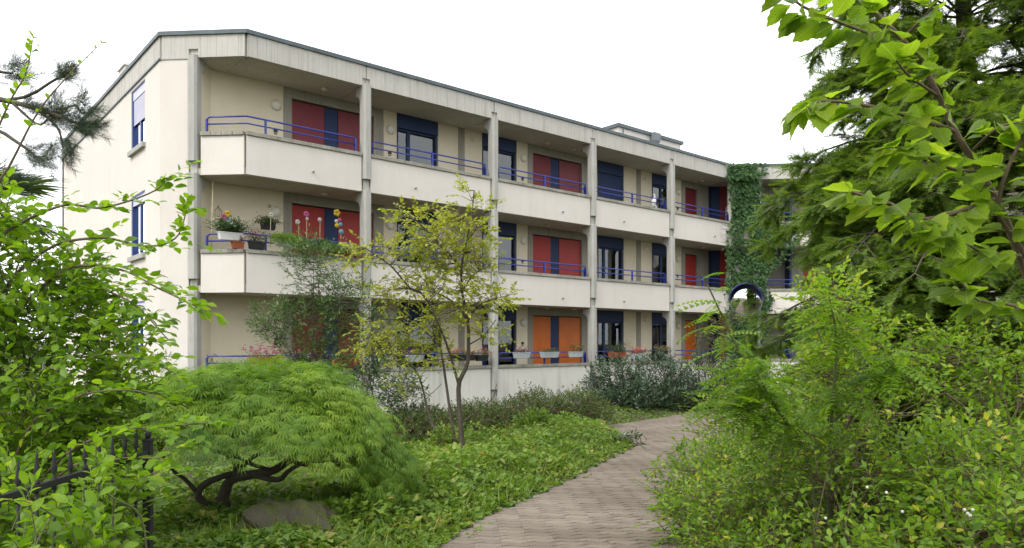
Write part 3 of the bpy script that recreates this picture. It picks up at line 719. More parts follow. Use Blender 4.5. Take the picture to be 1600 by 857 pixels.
def twig_leaves(rng, base, dirs, length, per, size, sag=.15, spread=.95, tilt=.35, alt=True):
    """leaves in two ranks along each twig"""
    n = len(base); s = (np.arange(per) + .6) / per
    dirs = unit(dirs); length = np.broadcast_to(length, (n,))
    pts = base[:, None] + dirs[:, None] * (length[:, None] * s)[..., None] - UP * (sag * length[:, None] * s ** 2)[..., None]
    tan = unit(dirs[:, None] - UP * (2 * sag * s)[None, :, None] + 0 * pts)
    side = unit(np.cross(tan, UP + rng.normal(0, .2, (n, 1, 3))))
    sg = np.where(np.arange(per) % 2 == 0, 1., -1.)[None, :, None]
    a = spread * (1 - .35 * s)[None, :, None]
    D = unit(tan * np.cos(a) + side * sg * np.sin(a) + rng.normal(0, .18, pts.shape))
    D[:, -1] = unit(tan[:, -1] + rng.normal(0, .15, (n, 3)))
    Nn = unit(UP + rng.normal(0, tilt, pts.shape))
    sz = size * rng.uniform(.7, 1.2, (n, per)) * (1 - .25 * np.abs(s - .5))[None]
    return pts.reshape(-1, 3), D.reshape(-1, 3), Nn.reshape(-1, 3), sz.reshape(-1)
def twig_lines(base, dirs, length, sag=.15, r=.003, seg=4):
    out = []; length = np.broadcast_to(length, (len(base),)); dirs = unit(dirs)
    s = np.linspace(0, 1, seg)
    for b_, d_, l_ in zip(base, dirs, length):
        out.append((b_ + d_ * (l_ * s)[:, None] - UP * (sag * l_ * s ** 2)[:, None], np.linspace(r, r * .4, seg)))
    return out
def connect(rng, nodes, base, r0=.008, r1=.003, lift=.0, maxd=9):
    """a thin branch from the nearest point of the limbs to each twig"""
    out = []
    for p in base:
        d = np.linalg.norm(nodes[:, :3] - p, axis=1) + np.maximum(nodes[:, 2] - p[2], 0) * .8
        i = int(np.argmin(d)); q = nodes[i, :3]
        if d[i] > maxd or d[i] < .02: continue
        mid = (p + q) / 2 + rng.normal(0, .06, 3) * np.linalg.norm(p - q) + UP * lift * np.linalg.norm(p - q)
        rr = min(r0, nodes[i, 3]) if nodes.shape[1] > 3 else r0
        out.append((spline([q, mid, p], 5), np.linspace(rr, r1, 5)))
    return out
def limb(pts, r0, r1, n=14): return spline(pts, n), np.linspace(r0, r1, n)
def nodes_of(limbs): return np.concatenate([np.concatenate([p, r[:, None]], 1) for p, r in limbs])
def blob_points(rng, n, blobs, shell=.55):
    """points through a union of ellipsoids (centre, radii); shell pushes them outward. Returns points and outward directions"""
    wts = np.array([b[1][0] * b[1][1] * b[1][2] for b in blobs]) ** .75; idx = rng.choice(len(blobs), n, p=wts / wts.sum())
    C = np.array([b[0] for b in blobs], float)[idx]; Rr = np.array([b[1] for b in blobs], float)[idx]
    d = unit(rng.normal(size=(n, 3))); q = rng.random(n) ** (1 / 3) * (1 - shell) + shell * rng.uniform(.75, 1., n)
    return C + d * Rr * q[:, None], d
def thicket(name, label, cat, root, blobs, mat, seed, ntw, per, size, tmpl=T_LEAF, tlen=.3, stems=9, stem_r=.012, sag=.15, tilt=.4, shell=.5, upw=.35, rnd_=.5,
            bark_='twig', group=None, leaf_parts=0, foliage_name='foliage', tone=(0.5, .22), spreadbase=.4, conn=.35, part_size=None):
    """a bush: stems from the root, twigs through the crown, leaves in ranks along the twigs"""
    rng = np.random.default_rng(seed); e = empty(name, tuple(root), label, cat, group); root = np.array(root, float)
    tips, _ = blob_points(rng, stems, blobs, .2); L = []
    for t in tips:
        b = root + np.array([rng.normal(0, spreadbase), rng.normal(0, spreadbase), 0]); b[2] = float(land_w(b[0], b[1])) - .03
        mid = b * .55 + t * .45 + UP * .25 * abs(t[2] - b[2]) + rng.normal(0, .05, 3)
        L.append(limb([b, mid, t], stem_r * rng.uniform(.7, 1.2), .004))
    base, out = blob_points(rng, ntw, blobs, shell)
    d = unit(out * .7 + UP * upw + rng.normal(0, rnd_, base.shape)); tl = tlen * rng.uniform(.6, 1.25, ntw); base = base - d * tl[:, None] * .5
    lz = land_w(base[:, 0], base[:, 1]); keep = base[:, 2] > lz + .02; base, d, tl = base[keep], d[keep], tl[keep]
    P, D, Nn, S = twig_leaves(rng, base, d, tl, per, size, sag, tilt=tilt)
    tn = rng.normal(tone[0], tone[1], len(P)) + np.repeat(rng.normal(0, .10, len(base)), per)
    tw = rng.random(len(base)) < conn
    lines = L + twig_lines(base, d, tl, sag, .0028) + connect(rng, nodes_of(L), base[tw], .006, .0028)
    tubes('branches', lines, M[bark_], e, 4)
    if leaf_parts:
        dist = np.linalg.norm(P - np.array([0, 0, EYE_Z]), axis=1); r_, a_ = to_site(P[:, 0], P[:, 1])
        vis = (np.abs(r_) < .70 * a_) & (a_ > .8)
        od = np.argsort(np.where(vis, dist / S, 1e6 + dist)); sel = od[:leaf_parts]; rest = od[leaf_parts:]
        single_leaves(rng, P[sel], D[sel], Nn[sel], S[sel], tmpl, M[mat], e, tn[sel])
        P, D, Nn, S, tn = P[rest], D[rest], Nn[rest], S[rest], tn[rest]
    batch(foliage_name, P, D, Nn, S, tmpl, M[mat], e, tn)
    return e
def single_leaves(rng, P, D, Nn, S, tmpl, mat, parent, tn, name='leaf', nv=7):
    vs_ = []
    for t in np.linspace(0, 1, nv):
        me = bpy.data.meshes.new(name); me.from_pydata([tuple(p) for p in tmpl[0]], [], [tuple(f) for f in tmpl[1]]); me.update()
        a = me.attributes.new('tone', 'FLOAT', 'POINT'); a.data.foreach_set('value', [float(t)] * len(tmpl[0])); me.materials.append(mat); me.polygons.foreach_set('use_smooth', [True] * len(me.polygons)); vs_.append(me)
    D = unit(D); B = unit(np.cross(Nn, D)); Nz = np.cross(D, B)
    pinv = parent.matrix_world.inverted()
    for i in range(len(P)):
        o = bpy.data.objects.new(name, vs_[int(np.clip(round(tn[i] * (nv - 1)), 0, nv - 1))]); COL.objects.link(o); o.parent = parent
        mw = Matrix(((D[i, 0], B[i, 0], Nz[i, 0], 0), (D[i, 1], B[i, 1], Nz[i, 1], 0), (D[i, 2], B[i, 2], Nz[i, 2], 0), (0, 0, 0, 1)))
        o.matrix_local = pinv @ Matrix.Translation(P[i]) @ mw @ Matrix.Diagonal((S[i], S[i], S[i], 1))
def S3(r, a, z): return np.array(site(r, a, z))
def G3(r, a, dz=0.): return np.array(site(r, a, float(land(r, a)) + dz))
def BL(r, a, z, rx, ry, rz): return (site(r, a, z), (rx, ry, rz))

# --- ground cover on the bank: low leaves, taller weeds, grass, dead leaves
rng = np.random.default_rng(11)
def strew(n, amin, amax, lo, hi, power=1.0):
    a = amin * (amax / amin) ** rng.random(n); r = lo(a) + (hi(a) - lo(a)) * rng.random(n); return r, a
def cover(name, label, mat, n, size, hmax, tmpl, lo, hi, amin, amax, tilt=.5, tone=(.5, .25), up=.25, cat='ground cover'):
    r, a = strew(n, amin, amax, lo, hi)
    clump = .5 + .5 * np.sin(r * 3.1 + 1.7 * np.sin(a * 2.3)) * np.sin(a * 2.7 + 1.1 * np.sin(r * 1.9))
    edge = smooth(np.minimum(np.abs(path_left(a) - r), np.abs(path_right(a) - r)) / .5)
    h = hmax * (.25 + .75 * clump) * (.2 + .8 * edge) * np.sqrt(rng.random(n))
    x = r * RIGHT[0] + a * AHEAD[0]; y = r * RIGHT[1] + a * AHEAD[1]; z = land(r, a) + h
    th = rng.uniform(0, 2 * math.pi, n); D = np.stack([np.cos(th), np.sin(th), rng.normal(up, .3, n)], 1); Nn = UP + rng.normal(0, tilt, (n, 3))
    tn = rng.normal(tone[0], tone[1], n) + .25 * (clump - .5)
    o = batch(name, np.stack([x, y, z], 1), D, Nn, size * rng.uniform(.55, 1.3, n) , tmpl, M[mat], None, tn)
    return tag(o, label, cat, kind='stuff')
bank_hi = lambda a: path_left(a) + .15
bank_lo = lambda a: np.maximum(-.62 * a, -6.5)
cover('ground_ivy', 'leafy green ground cover on the bank left of the path', 'lf_ground', 42000, .062, .20, T_IVY, bank_lo, bank_hi, 4.6, 19.0)
cover('weeds', 'taller soft green weeds on the bank left of the path', 'lf_ground', 14000, .085, .34, T_LEAF, lambda a: np.maximum(bank_lo(a), path_left(a) - 3.2), lambda a: path_left(a) - .12, 6.2, 15.2, .5, (.6, .2), .5)
cover('grass_tufts', 'thin grass blades among the weeds on the bank', 'lf_ground', 9000, .21, .05, T_BLADE, lambda a: np.maximum(bank_lo(a), path_left(a) - 2.6), lambda a: path_left(a) - .05, 5.6, 15.5, .6, (.75, .2), 1.3, 'grass')
cover('under_growth', 'low green growth under the shrubs right of the path', 'lf_ground', 9000, .06, .2, T_LEAF, lambda a: path_right(a) - .05, lambda a: path_right(a) + 2.5, 3.5, 18)
cover('verge_ivy', 'thin green creepers between low shrubs, laurels and the paving', 'lf_ground', 5000, .06, .12, T_IVY, lambda a: path_left(a) - 2.6, lambda a: path_left(a) + .1, 16.2, 25)
cover('path_litter', 'scattered dead leaves lying on the paving', 'litter', 260, .045, .008, T_LEAF, lambda a: path_left(a), lambda a: path_right(a), 5.4, 20, .15, (.5, .3), .0, 'fallen leaves')
cover('leaf_litter', 'brown fallen leaves along the path edge and under the maple', 'litter', 5000, .05, .012, T_LEAF, bank_lo, lambda a: path_left(a) + .22, 4.6, 17, .3, (.5, .3), .0, 'fallen leaves')

# --- laceleaf maple
rng = np.random.default_rng(21)
mp = empty('maple_tree', (2.442, 7.122, 0.300), 'low domed laceleaf maple with twisted dark trunk on the bank', 'tree')
ML = [limb([(2.466, 7.102, 0.208), (2.452, 7.114, 0.392), (2.442, 7.122, 0.526)], .085, .06),
      limb([(2.442, 7.122, 0.514), (2.503, 7.070, 0.692), (2.633, 6.893, 0.756), (2.730, 6.613, 0.819), (2.796, 6.425, 0.930), (2.842, 6.254, 1.062), (3.015, 5.974, 1.219)], .055, .022, 20),
      limb([(2.424, 7.138, 0.392), (2.291, 7.186, 0.488), (2.233, 7.169, 0.584), (2.284, 7.126, 0.680), (2.439, 7.059, 0.744), (2.595, 7.123, 0.766), (2.780, 7.228, 0.865), (3.080, 7.234, 0.997)], .042, .018, 22),
      limb([(2.533, 7.018, 0.726), (2.540, 7.039, 0.851), (2.483, 7.153, 0.941), (2.397, 7.292, 0.964), (2.239, 7.559, 1.038)], .035, .014, 16),
      limb([(2.639, 6.862, 0.759), (2.725, 6.486, 0.754), (2.722, 6.225, 0.877), (2.799, 6.028, 0.968), (2.922, 5.790, 0.984)], .03, .012, 16),
      limb([(2.233, 7.169, 0.584), (2.115, 7.139, 0.736), (1.995, 7.110, 0.842), (1.906, 7.186, 1.018)], .022, .01), limb([(2.730, 6.613, 0.819), (2.448, 6.591, 0.946), (2.169, 6.435, 1.161), (1.970, 6.474, 1.283)], .02, .01),
      limb([(2.796, 6.425, 0.930), (3.154, 6.513, 0.820), (3.531, 6.454, 0.849), (3.774, 6.378, 0.960)], .02, .009), limb([(2.595, 7.123, 0.766), (2.695, 7.432, 0.946), (2.818, 7.590, 1.183)], .025, .01), limb([(2.820, 6.339, 0.996), (2.755, 6.329, 1.235), (2.707, 6.501, 1.399)], .02, .01)]
tubes('trunk', ML, M['bark_dark'], mp, 9)
mc = np.array(site(-2.40, 7.0, 1.17)); np_ = 135
th = np.arange(np_) * 2.39996 + rng.normal(0, .12, np_); el = np.arcsin(np.clip((np.arange(np_) + .5) / np_ * .97 + .02 + rng.normal(0, .015, np_), .01, 1))
axR, axA = np.array(site(1, 0, 0)), np.array(site(0, 1, 0))
rad = np.array([1.33, 1.0, .60]) * rng.uniform(.78, 1.05, (np_, 1))
loc = np.stack([np.cos(th) * np.cos(el), np.sin(th) * np.cos(el), np.sin(el)], 1) * rad
loc[:, 2] = .06 + loc[:, 2] * .95 - .55 * smooth((loc[:, 0] - .50) / .8) * (1 - np.sin(np.maximum(el, 0))) + .05 * np.sin(loc[:, 0] * 5) * np.cos(loc[:, 1] * 4)
padc = mc + loc[:, :1] * axR + loc[:, 1:2] * axA + loc[:, 2:] * UP
padn = unit(loc[:, :1] / 1.3 * axR + loc[:, 1:2] / 1.2 * axA + (loc[:, 2:] / .8 + 1.5) * UP)
npl = 150; pr = .30 * rng.uniform(.7, 1.25, np_)
u = unit(np.cross(padn, rng.normal(size=(np_, 3)))); v = np.cross(padn, u)
ang = rng.uniform(0, 2 * math.pi, (np_, npl)); rr = np.sqrt(rng.random((np_, npl)))
off = (np.cos(ang) * rr)[..., None] * u[:, None] + (np.sin(ang) * rr)[..., None] * v[:, None]
P = padc[:, None] + off * pr[:, None, None] - UP * (.09 * rr ** 2)[..., None] + padn[:, None] * rng.normal(0, .035, (np_, npl))[..., None]
out = unit(padc - mc + np.array([0, 0, .0]))
D = unit(off * .9 + out[:, None] * .8 - UP * (.15 + .40 * rr)[..., None] + rng.normal(0, .22, P.shape)); Nn = unit(padn[:, None] + out[:, None] * .4 + rng.normal(0, .25, P.shape))
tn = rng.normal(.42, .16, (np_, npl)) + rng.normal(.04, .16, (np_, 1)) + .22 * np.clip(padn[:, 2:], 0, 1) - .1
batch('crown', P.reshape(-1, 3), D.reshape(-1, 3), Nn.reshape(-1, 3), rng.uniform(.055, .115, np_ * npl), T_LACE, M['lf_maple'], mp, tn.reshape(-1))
tubes('branches', connect(rng, nodes_of(ML), padc - padn * .05, .012, .004, .1), M['bark_dark'], mp, 4)

# --- mossy boulder beside it
bo = MB(); nu, nv = 72, 40; bc = np.array((2.578, 5.822, 0.430)); vs_ = []
for j in range(nv + 1):
    ph = math.pi * j / nv - math.pi / 2
    for i in range(nu):
        t = 2 * math.pi * i / nu; q = np.array([math.cos(t) * math.cos(ph), math.sin(t) * math.cos(ph), math.sin(ph)])
        q = np.sign(q) * np.abs(q) ** .82
        n_ = 1 + .10 * math.sin(q[0] * 4.1 + 1.3) * math.cos(q[1] * 3.7) + .07 * math.sin(q[2] * 6 + q[0] * 5) + .05 * math.sin(q[0] * 13 + q[1] * 9) * math.sin(q[2] * 8) + .035 * math.sin(q[0] * 27 + 3 * math.sin(q[1] * 11)) * math.cos(q[1] * 23 + q[2] * 9) + .02 * math.sin(q[0] * 55 + q[2] * 30) - .06 * max(0, math.sin(q[0] * 7 + q[2] * 2)) ** 8
        vs_.append(tuple(bc + (axR * q[0] * .43 + axA * q[1] * .34) * n_ + UP * (q[2] * .27 * n_ - .03 - .08 * q[0])))
bo.add(vs_, [(j * nu + i, j * nu + (i + 1) % nu, (j + 1) * nu + (i + 1) % nu, (j + 1) * nu + i) for j in range(nv) for i in range(nu)])
m, nt, b = new_mat('mossy_rock'); n1 = noise(nt, 4, 6, .7); n2 = noise(nt, 34, 5, .75, (1, 1, .35))
c = mixc(nt, (.055, .045, .032), (.12, .105, .075), n2.outputs[0]); c = mixc(nt, c, (.085, .10, .022), ramp(nt, n1.outputs[0], [(.42, (0, 0, 0)), (.58, (.9, .9, .9))]).outputs[0])
nt.links.new(c, b.inputs['Base Color']); b.inputs['Roughness'].default_value = .95; bump(nt, b, n2.outputs[0], 1.0, .03)
o = bo.build('boulder', m, None, 0, True); tag(o, 'mossy brown boulder lying beside the maple trunk', 'boulder')

# --- slender tree with thin yellowish foliage
rng = np.random.default_rng(31)
st = empty('small_tree', (6.579, 8.847, 0.212), 'slender multi-stemmed tree with thin yellow green foliage before the balconies', 'tree')
SL = [limb([(6.594, 8.835, 0.212), (6.572, 8.853, 0.616), (6.550, 8.872, 1.000), (6.543, 8.878, 1.385), (6.638, 8.797, 1.674), (6.653, 8.785, 2.010), (6.645, 8.791, 2.347), (6.579, 8.847, 2.780), (6.520, 8.767, 3.202), (6.553, 8.607, 3.758), (6.596, 8.570, 4.249)], .045, .008, 30),
      limb([(6.543, 8.878, 1.366), (6.418, 8.854, 1.677), (6.208, 8.770, 2.057), (6.001, 8.684, 2.332), (5.861, 8.672, 2.602)], .024, .008, 14),
      limb([(6.565, 8.925, 0.319), (6.536, 9.016, 0.651), (6.513, 9.167, 1.374), (6.446, 9.225, 1.912), (6.383, 9.410, 2.109), (6.197, 9.700, 2.359), (5.992, 10.008, 2.563)], .027, .008, 20),
      limb([(6.446, 9.225, 1.912), (6.416, 9.250, 2.353), (6.182, 9.319, 2.738), (5.980, 9.360, 2.828), (5.708, 9.461, 3.154), (5.369, 9.619, 3.399)], .025, .008, 16),
      limb([(6.519, 9.294, 0.478), (6.496, 9.576, 0.803), (6.437, 9.758, 1.401), (6.306, 9.870, 1.655), (6.050, 10.222, 1.907), (5.905, 10.477, 2.164)], .02, .007, 18),
      limb([(6.645, 8.791, 2.347), (6.686, 8.624, 2.535), (6.804, 8.392, 2.643), (6.919, 8.162, 2.694)], .02, .006), limb([(6.645, 8.791, 2.347), (6.514, 9.035, 2.641), (6.312, 9.339, 2.794), (6.068, 9.679, 2.830)], .02, .006), limb([(6.579, 8.847, 2.780), (6.772, 8.814, 3.030), (7.019, 8.734, 3.186)], .015, .005),
      limb([(6.520, 8.767, 3.107), (6.230, 8.883, 3.427), (5.888, 9.044, 3.789), (5.639, 9.257, 4.041)], .018, .005, 14), limb([(6.553, 8.607, 3.758), (6.397, 8.872, 3.917), (6.199, 9.172, 4.030)], .012, .004), limb([(6.503, 8.650, 3.474), (6.661, 8.514, 3.758), (6.853, 8.482, 3.965)], .012, .004),
      limb([(6.197, 9.700, 2.359), (5.843, 9.872, 2.356), (5.493, 10.039, 2.304)], .012, .005), limb([(6.645, 8.791, 1.962), (6.759, 8.562, 2.106), (6.840, 8.361, 2.341)], .012, .005), limb([(6.506, 8.910, 0.519), (6.015, 9.067, 1.019), (6.172, 8.801, 1.402)], .006, .004), limb([(6.587, 8.841, 0.808), (6.661, 8.514, 1.019), (6.741, 8.314, 1.197), (6.784, 8.278, 1.402)], .012, .005)]
tubes('trunk', SL[:1], M['bark_dark'], st, 8); tubes('branches', SL[1:], M['bark_dark'], st, 6)
pads = [((6.397, 8.872, 3.564), .75, .30), ((6.589, 8.576, 3.947), .38, .35), ((5.943, 9.128, 3.758), .5, .22), ((6.346, 9.047, 2.924), .75, .22), ((6.804, 8.392, 2.672), .42, .16), ((5.940, 9.657, 2.794), .55, .22), ((5.512, 9.497, 3.333), .42, .18), ((5.297, 9.681, 3.286), .25, .15),
        ((6.578, 8.717, 2.535), .5, .2), ((5.946, 10.047, 2.161), .45, .22), ((6.235, 9.668, 1.811), .40, .2), ((5.805, 10.299, 1.959), .3, .2), ((6.272, 9.110, 2.347), .5, .2), ((6.733, 8.453, 2.152), .28, .2), ((6.229, 9.936, 1.350), .2, .12), ((6.419, 8.985, 3.309), .6, .2), ((6.748, 8.703, 3.213), .35, .18), ((6.256, 9.519, 2.158), .4, .2), ((6.288, 8.965, 1.772), .25, .12)]
base, outd = blob_points(rng, 920, [(c_, (w_, w_ * .8, h_)) for c_, w_, h_ in pads], .2)
d = unit(outd * [.8, .8, .25] + UP * .12 + rng.normal(0, .4, base.shape)); tl = rng.uniform(.14, .32, len(base))
P, D, Nn, S_ = twig_leaves(rng, base, d, tl, 8, .082, .1, tilt=.45)
batch('crown', P, D, Nn, S_, T_LEAF, M['lf_yellow'], st, rng.normal(.45, .25, len(P)))
tubes('twigs', connect(rng, nodes_of(SL), base[::2], .007, .003, .05) + twig_lines(base, d, tl, .1, .003), M['bark_grey'], st, 4)

# --- evergreens in front of the balconies
thicket('holly_tree', 'open dark green holly with glossy leaves before the first balcony', 'tree', G3(-4.0, 14.6), [((6.489, 13.399, 3.330), (.75, .6, .75)), ((6.297, 13.563, 2.322), (.9, .7, .6)), ((6.919, 13.031, 2.700), (.6, .6, .7)), ((5.778, 13.875, 2.445), (.5, .5, .5)), ((6.536, 13.358, 1.567), (.8, .7, .5)), ((6.201, 13.644, 3.833), (.35, .4, .3))],
        'lf_holly', 41, 760, 10, .098, T_NARROW, .42, 12, .018, .05, .6, .15, .55, .45, 'bark_dark', tone=(.6, .28), conn=.6, spreadbase=.1)
thicket('yew_shrub', 'dense blackish green shrub between the maple and the slender tree', 'shrub', G3(-2.6, 14.0), [((7.239, 12.231, 1.212), (.75, .6, .65)), ((7.410, 11.821, 0.982), (.5, .5, .5)), ((7.248, 12.486, 2.194), (.45, .45, .6)), ((7.056, 12.519, 1.699), (.5, .5, .6))],
        'lf_holly', 42, 620, 9, .06, T_LEAF, .3, 10, .018, .1, .6, .3, .3, .5, 'bark_dark', tone=(.4, .25))
rng = np.random.default_rng(44)
low_lab = ['low brownish green shrub at the wall behind the slender tree', 'low spreading shrub at the wall left of the square drain column', 'low shrub with upright reddish shoots under the flower boxes', 'low mixed green shrub before the laurel hedge']
for i, (px, rx, rz_) in enumerate([((7.484, 11.495, 0.426), .95, .32), ((8.956, 11.552, 0.386), 1.1, .36), ((10.502, 11.545, 0.369), 1.15, .42), ((11.804, 11.485, 0.285), .9, .42)]):
    x, y, z = px; g_ = float(land_w(x, y))
    thicket('low_shrub', low_lab[i], 'shrub', (x, y, g_), [((x, y, g_ + .28), (rx, .75, rz_)), ((x + .4, y + .5, g_ + .34), (rx * .7, .6, rz_))], 'lf_low', 45 + i, 950, 9, .05, T_LEAF, .24, 10, .008, .1, .6, .35, .5, .5, group='low shrubs along the foot of the house', tone=(.5, .25), spreadbase=.3)
x, y, z = (10.766, 12.109, 0.802)
thicket('rose_shoots', 'thin upright leafy shoots rising against the pale wall', 'shrub', (x, y, float(land_w(x, y))), [((x, y, .75), (.45, .2, .38)), ((x + .9, y + .3, .6), (.4, .2, .3)), ((x - 1.1, y - .2, .5), (.25, .2, .3))], 'lf_low', 52, 60, 8, .06, T_LEAF, .32, 9, .006, .1, .6, .2, 1.0, .3, tone=(.6, .3), spreadbase=.5)
x, y, z = (9.183, 10.042, 0.426)
thicket('leafy_plant', 'bright broad-leaved plant standing between bank and low shrubs', 'plant', (x, y, float(land_w(x, y))), [((x, y, .42), (.38, .35, .30))], 'lf_ground', 53, 150, 7, .10, T_LEAF, .3, 8, .008, .15, .5, .3, .6, .4, tone=(.5, .2))
x, y, z = (6.594, 9.230, 0.429)
thicket('nettle_clump', 'clump of pale green nettles at the foot of the slender tree', 'plant', (x, y, float(land_w(x, y))), [((x, y, .42), (.32, .3, .28))], 'lf_ground', 54, 110, 8, .075, T_LEAF, .3, 9, .006, .1, .5, .2, .9, .3, tone=(.7, .2))
x, y, z = (10.357, 8.774, 0.262)
thicket('dock_plant', 'dark leafy dock plant at the tip of the bank by the path', 'plant', (x, y, float(land_w(x, y))), [((x, y, .22), (.25, .22, .14)), ((x - .5, y - .1, .25), (.3, .2, .15))], 'lf_laurel', 55, 60, 6, .13, T_NARROW, .25, 6, .006, .3, .5, .2, .5, .5, tone=(.7, .25))
for i, (c_, r_, lb) in enumerate([((15.100, 13.403, 0.761), (.85, .8, .80), 'cherry laurel bush nearest the flower boxes on the ground floor rail'), ((17.020, 13.340, 0.852), (1.0, .9, .85), 'middle cherry laurel bush with upright glossy leaves beside the path'), ((18.759, 12.905, 0.981), (1.1, .9, .95), 'tallest cherry laurel bush below the ivy covered pier')]):
    x, y, z = c_; g_ = float(land_w(x, y))
    thicket('laurel_bush', lb, 'shrub', (x, y, g_), [((x, y, g_ + .75), r_), ((x + .3, y - .3, g_ + .45), (r_[0] * 1.1, r_[1], .45)), ((x - .4, y - .4, g_ + .35), (r_[0] * .9, .7, .4))], 'lf_laurel', 60 + i, 900, 8, .135, T_NARROW, .34, 10, .014, .0, .6, .35, .75, .45, 'bark_dark', 'laurel bushes along the path', tone=(.6, .28))
x, y, z = (18.432, 12.526, 2.565)
thicket('copper_shrub', 'tall twiggy shrub with small bronze leaves behind the laurels', 'shrub', (x, y, float(land_w(x, y))), [((x, y, 2.3), (.75, .6, .55)), ((x + .5, y - .5, 2.9), (.5, .5, .4)), ((x + .2, y, 1.6), (.7, .6, .6))], 'lf_low', 66, 240, 9, .06, T_LEAF, .35, 9, .015, .1, .6, .15, .4, .5, 'bark_dark', tone=(.8, .2), conn=.7)
x, y, z = (4.854, 17.692, 1.643)
thicket('wall_climber', 'thin climbing plant at the corner of the house left of the first column', 'climber', (x, y, float(land_w(x, y))), [((x, y, 1.2), (.3, .25, .65)), ((x + .9, y - .6, 1.3), (.22, .2, .75)), ((x + .2, y, .5), (.5, .4, .4))], 'lf_laurel', 67, 120, 8, .06, T_LEAF, .3, 8, .006, .1, .6, .2, .8, .4, tone=(.7, .2))

# --- ivy on the pier in the inner corner
rng = np.random.default_rng(71)
iv = empty('ivy', fr_wing(.5, 0, 0), 'dark green ivy climbing the pier in the inner corner of the house', 'ivy')
zz = np.array([-.1, 3., 4.2, 4.9, 5.6, 6.2, 6.8, 7.3, 7.9, 8.4, 8.8, 9.15, 9.42])
lo_ = np.array([-.35, -.3, -.25, -.3, -.45, -.4, -.25, .02, -.05, -.2, -.5, -.3, -.1]); hi_ = np.array([1.4, 1.45, 1.5, 1.7, 2.3, 2.75, 2.3, 1.55, 1.25, 1.1, 1.0, 1.3, 1.3])
n = 9500; z = rng.uniform(-.1, 9.42, n); a0, a1 = np.interp(z, zz, lo_), np.interp(z, zz, hi_); wob = .16 * np.sin(z * 2.3) + .10 * np.sin(z * 5.1 + 1); t = a0 + wob * .6 + (a1 - a0) * rng.beta(1.6, 1.6, n) + rng.normal(0, .09, n); bare = np.sin(t * 5 + z * 1.3) * np.sin(z * 2.9 - t * 3) > .80; t = np.where(bare, (a0 + a1) / 2 + rng.normal(0, .25, n), t)
para = ((z > 3.1) & (z < 4.25)) | ((z > 5.9) & (z < 7.05)) | (z > 8.75) | (z < 1.35)
front = np.where(para, -.05, .12) - np.abs(rng.normal(0, .05, n)) - .16 * np.exp(-((t - .55) / .7) ** 2) * (.6 + .4 * np.sin(z * 3.1))
tt = np.maximum(t, -.0); left = np.maximum(-t, 0)
P = np.array([fr_wing(a, b_, c_) for a, b_, c_ in zip(tt, front, z)]); P[:, 0] -= left * 1.6; P[:, 1] = np.where(left > 0, np.minimum(P[:, 1], YF - .04 - np.abs(rng.normal(0, .03, n))), P[:, 1])
nrm = np.array([-Q, -Q, 0]); D = -UP + rng.normal(0, .45, (n, 3)) + nrm * .3; Nn = nrm + UP * .45 + rng.normal(0, .35, (n, 3))
batch('foliage', P, D, Nn, rng.uniform(.06, .17, n), T_IVY, M['lf_ivy'], iv, rng.normal(.5, .25, n))
lines = []
for q in range(26):
    t0_ = rng.uniform(.0, 1.1); zt_ = rng.uniform(4, 9.3); ps = []
    for s in np.linspace(0, 1, 9):
        tq = t0_ + .25 * math.sin(s * 5 + q); zq = zt_ * s; pq = ((3.1 < zq < 4.25) or (5.9 < zq < 7.05) or zq > 8.75 or zq < 1.35); ps.append(fr_wing(tq, -.03 if pq else .14, zq))
    lines.append((np.array(ps), np.linspace(.012, .004, 9)))
for q in range(9):      # bare runners reaching over the panels
    s0 = rng.uniform(5.95, 6.9); x0 = 26.6; lines.append((np.array([(x0 - .12 * i - .03 * i * rng.random(), YF - .012, s0 + .05 * math.sin(i + q) + .02 * i) for i in range(6)]), np.linspace(.005, .002, 6)))
tubes('stems', lines, M['twig'], iv, 4)

# --- snowberry thicket right of the path
SB = [dict(root=G3(2.6, 5.9), lab='broad snowberry bush with yellowing leaves leaning over the path', bl=[BL(2.55, 5.7, .78, .95, .9, .70), BL(1.8, 6.3, .48, .6, .6, .45), BL(1.62, 5.6, .36, .42, .5, .38), BL(2.1, 7.4, .55, .6, .8, .5), BL(1.85, 5.0, .38, .42, .45, .38)], n=1750, s=81),
      dict(root=G3(3.6, 7.0), lab='tall snowberry bush in the middle of the right hand thicket', bl=[BL(3.5, 6.8, 1.1, 1.1, 1.0, .85), BL(3.0, 8.6, .9, .9, 1.0, .85), BL(2.7, 7.6, .8, .7, .7, .6)], n=1500, s=82),
      dict(root=G3(3.1, 4.5), lab='near snowberry bush with white berries at the bottom right corner', bl=[BL(3.0, 4.5, .62, .85, .7, .55), BL(2.35, 4.4, .45, .5, .5, .42), BL(3.3, 5.2, .95, .7, .6, .55)], n=1050, s=83)]
for q in SB:
    e = thicket('snowberry_bush', q['lab'], 'shrub', q['root'], q['bl'], 'lf_snow', q['s'], q['n'], 9, .064, T_OVAL if q['s'] == 83 else T_LEAF, .36, 16, .009, .15, .45, .3, .35, .5, group='snowberry thicket right of the path', leaf_parts=100, tone=(.5, .24), spreadbase=.4)
    if q['s'] == 83:
        r2 = random.Random(8)
        for bx in [(4.483, 1.956, 1.143), (4.221, 1.653, 1.090), (4.363, 1.795, 1.153), (4.156, 1.314, 1.150), (4.175, 1.298, 1.169), (4.166, 1.332, 1.164), (4.143, 1.299, 1.145), (4.195, 2.070, 0.982)]:
            MB().lathe(bx, [(.002, -.009), (.007, -.006), (.009, 0), (.007, .006), (.002, .009)], 8).build('berry', M['berry'], e, 0, True)
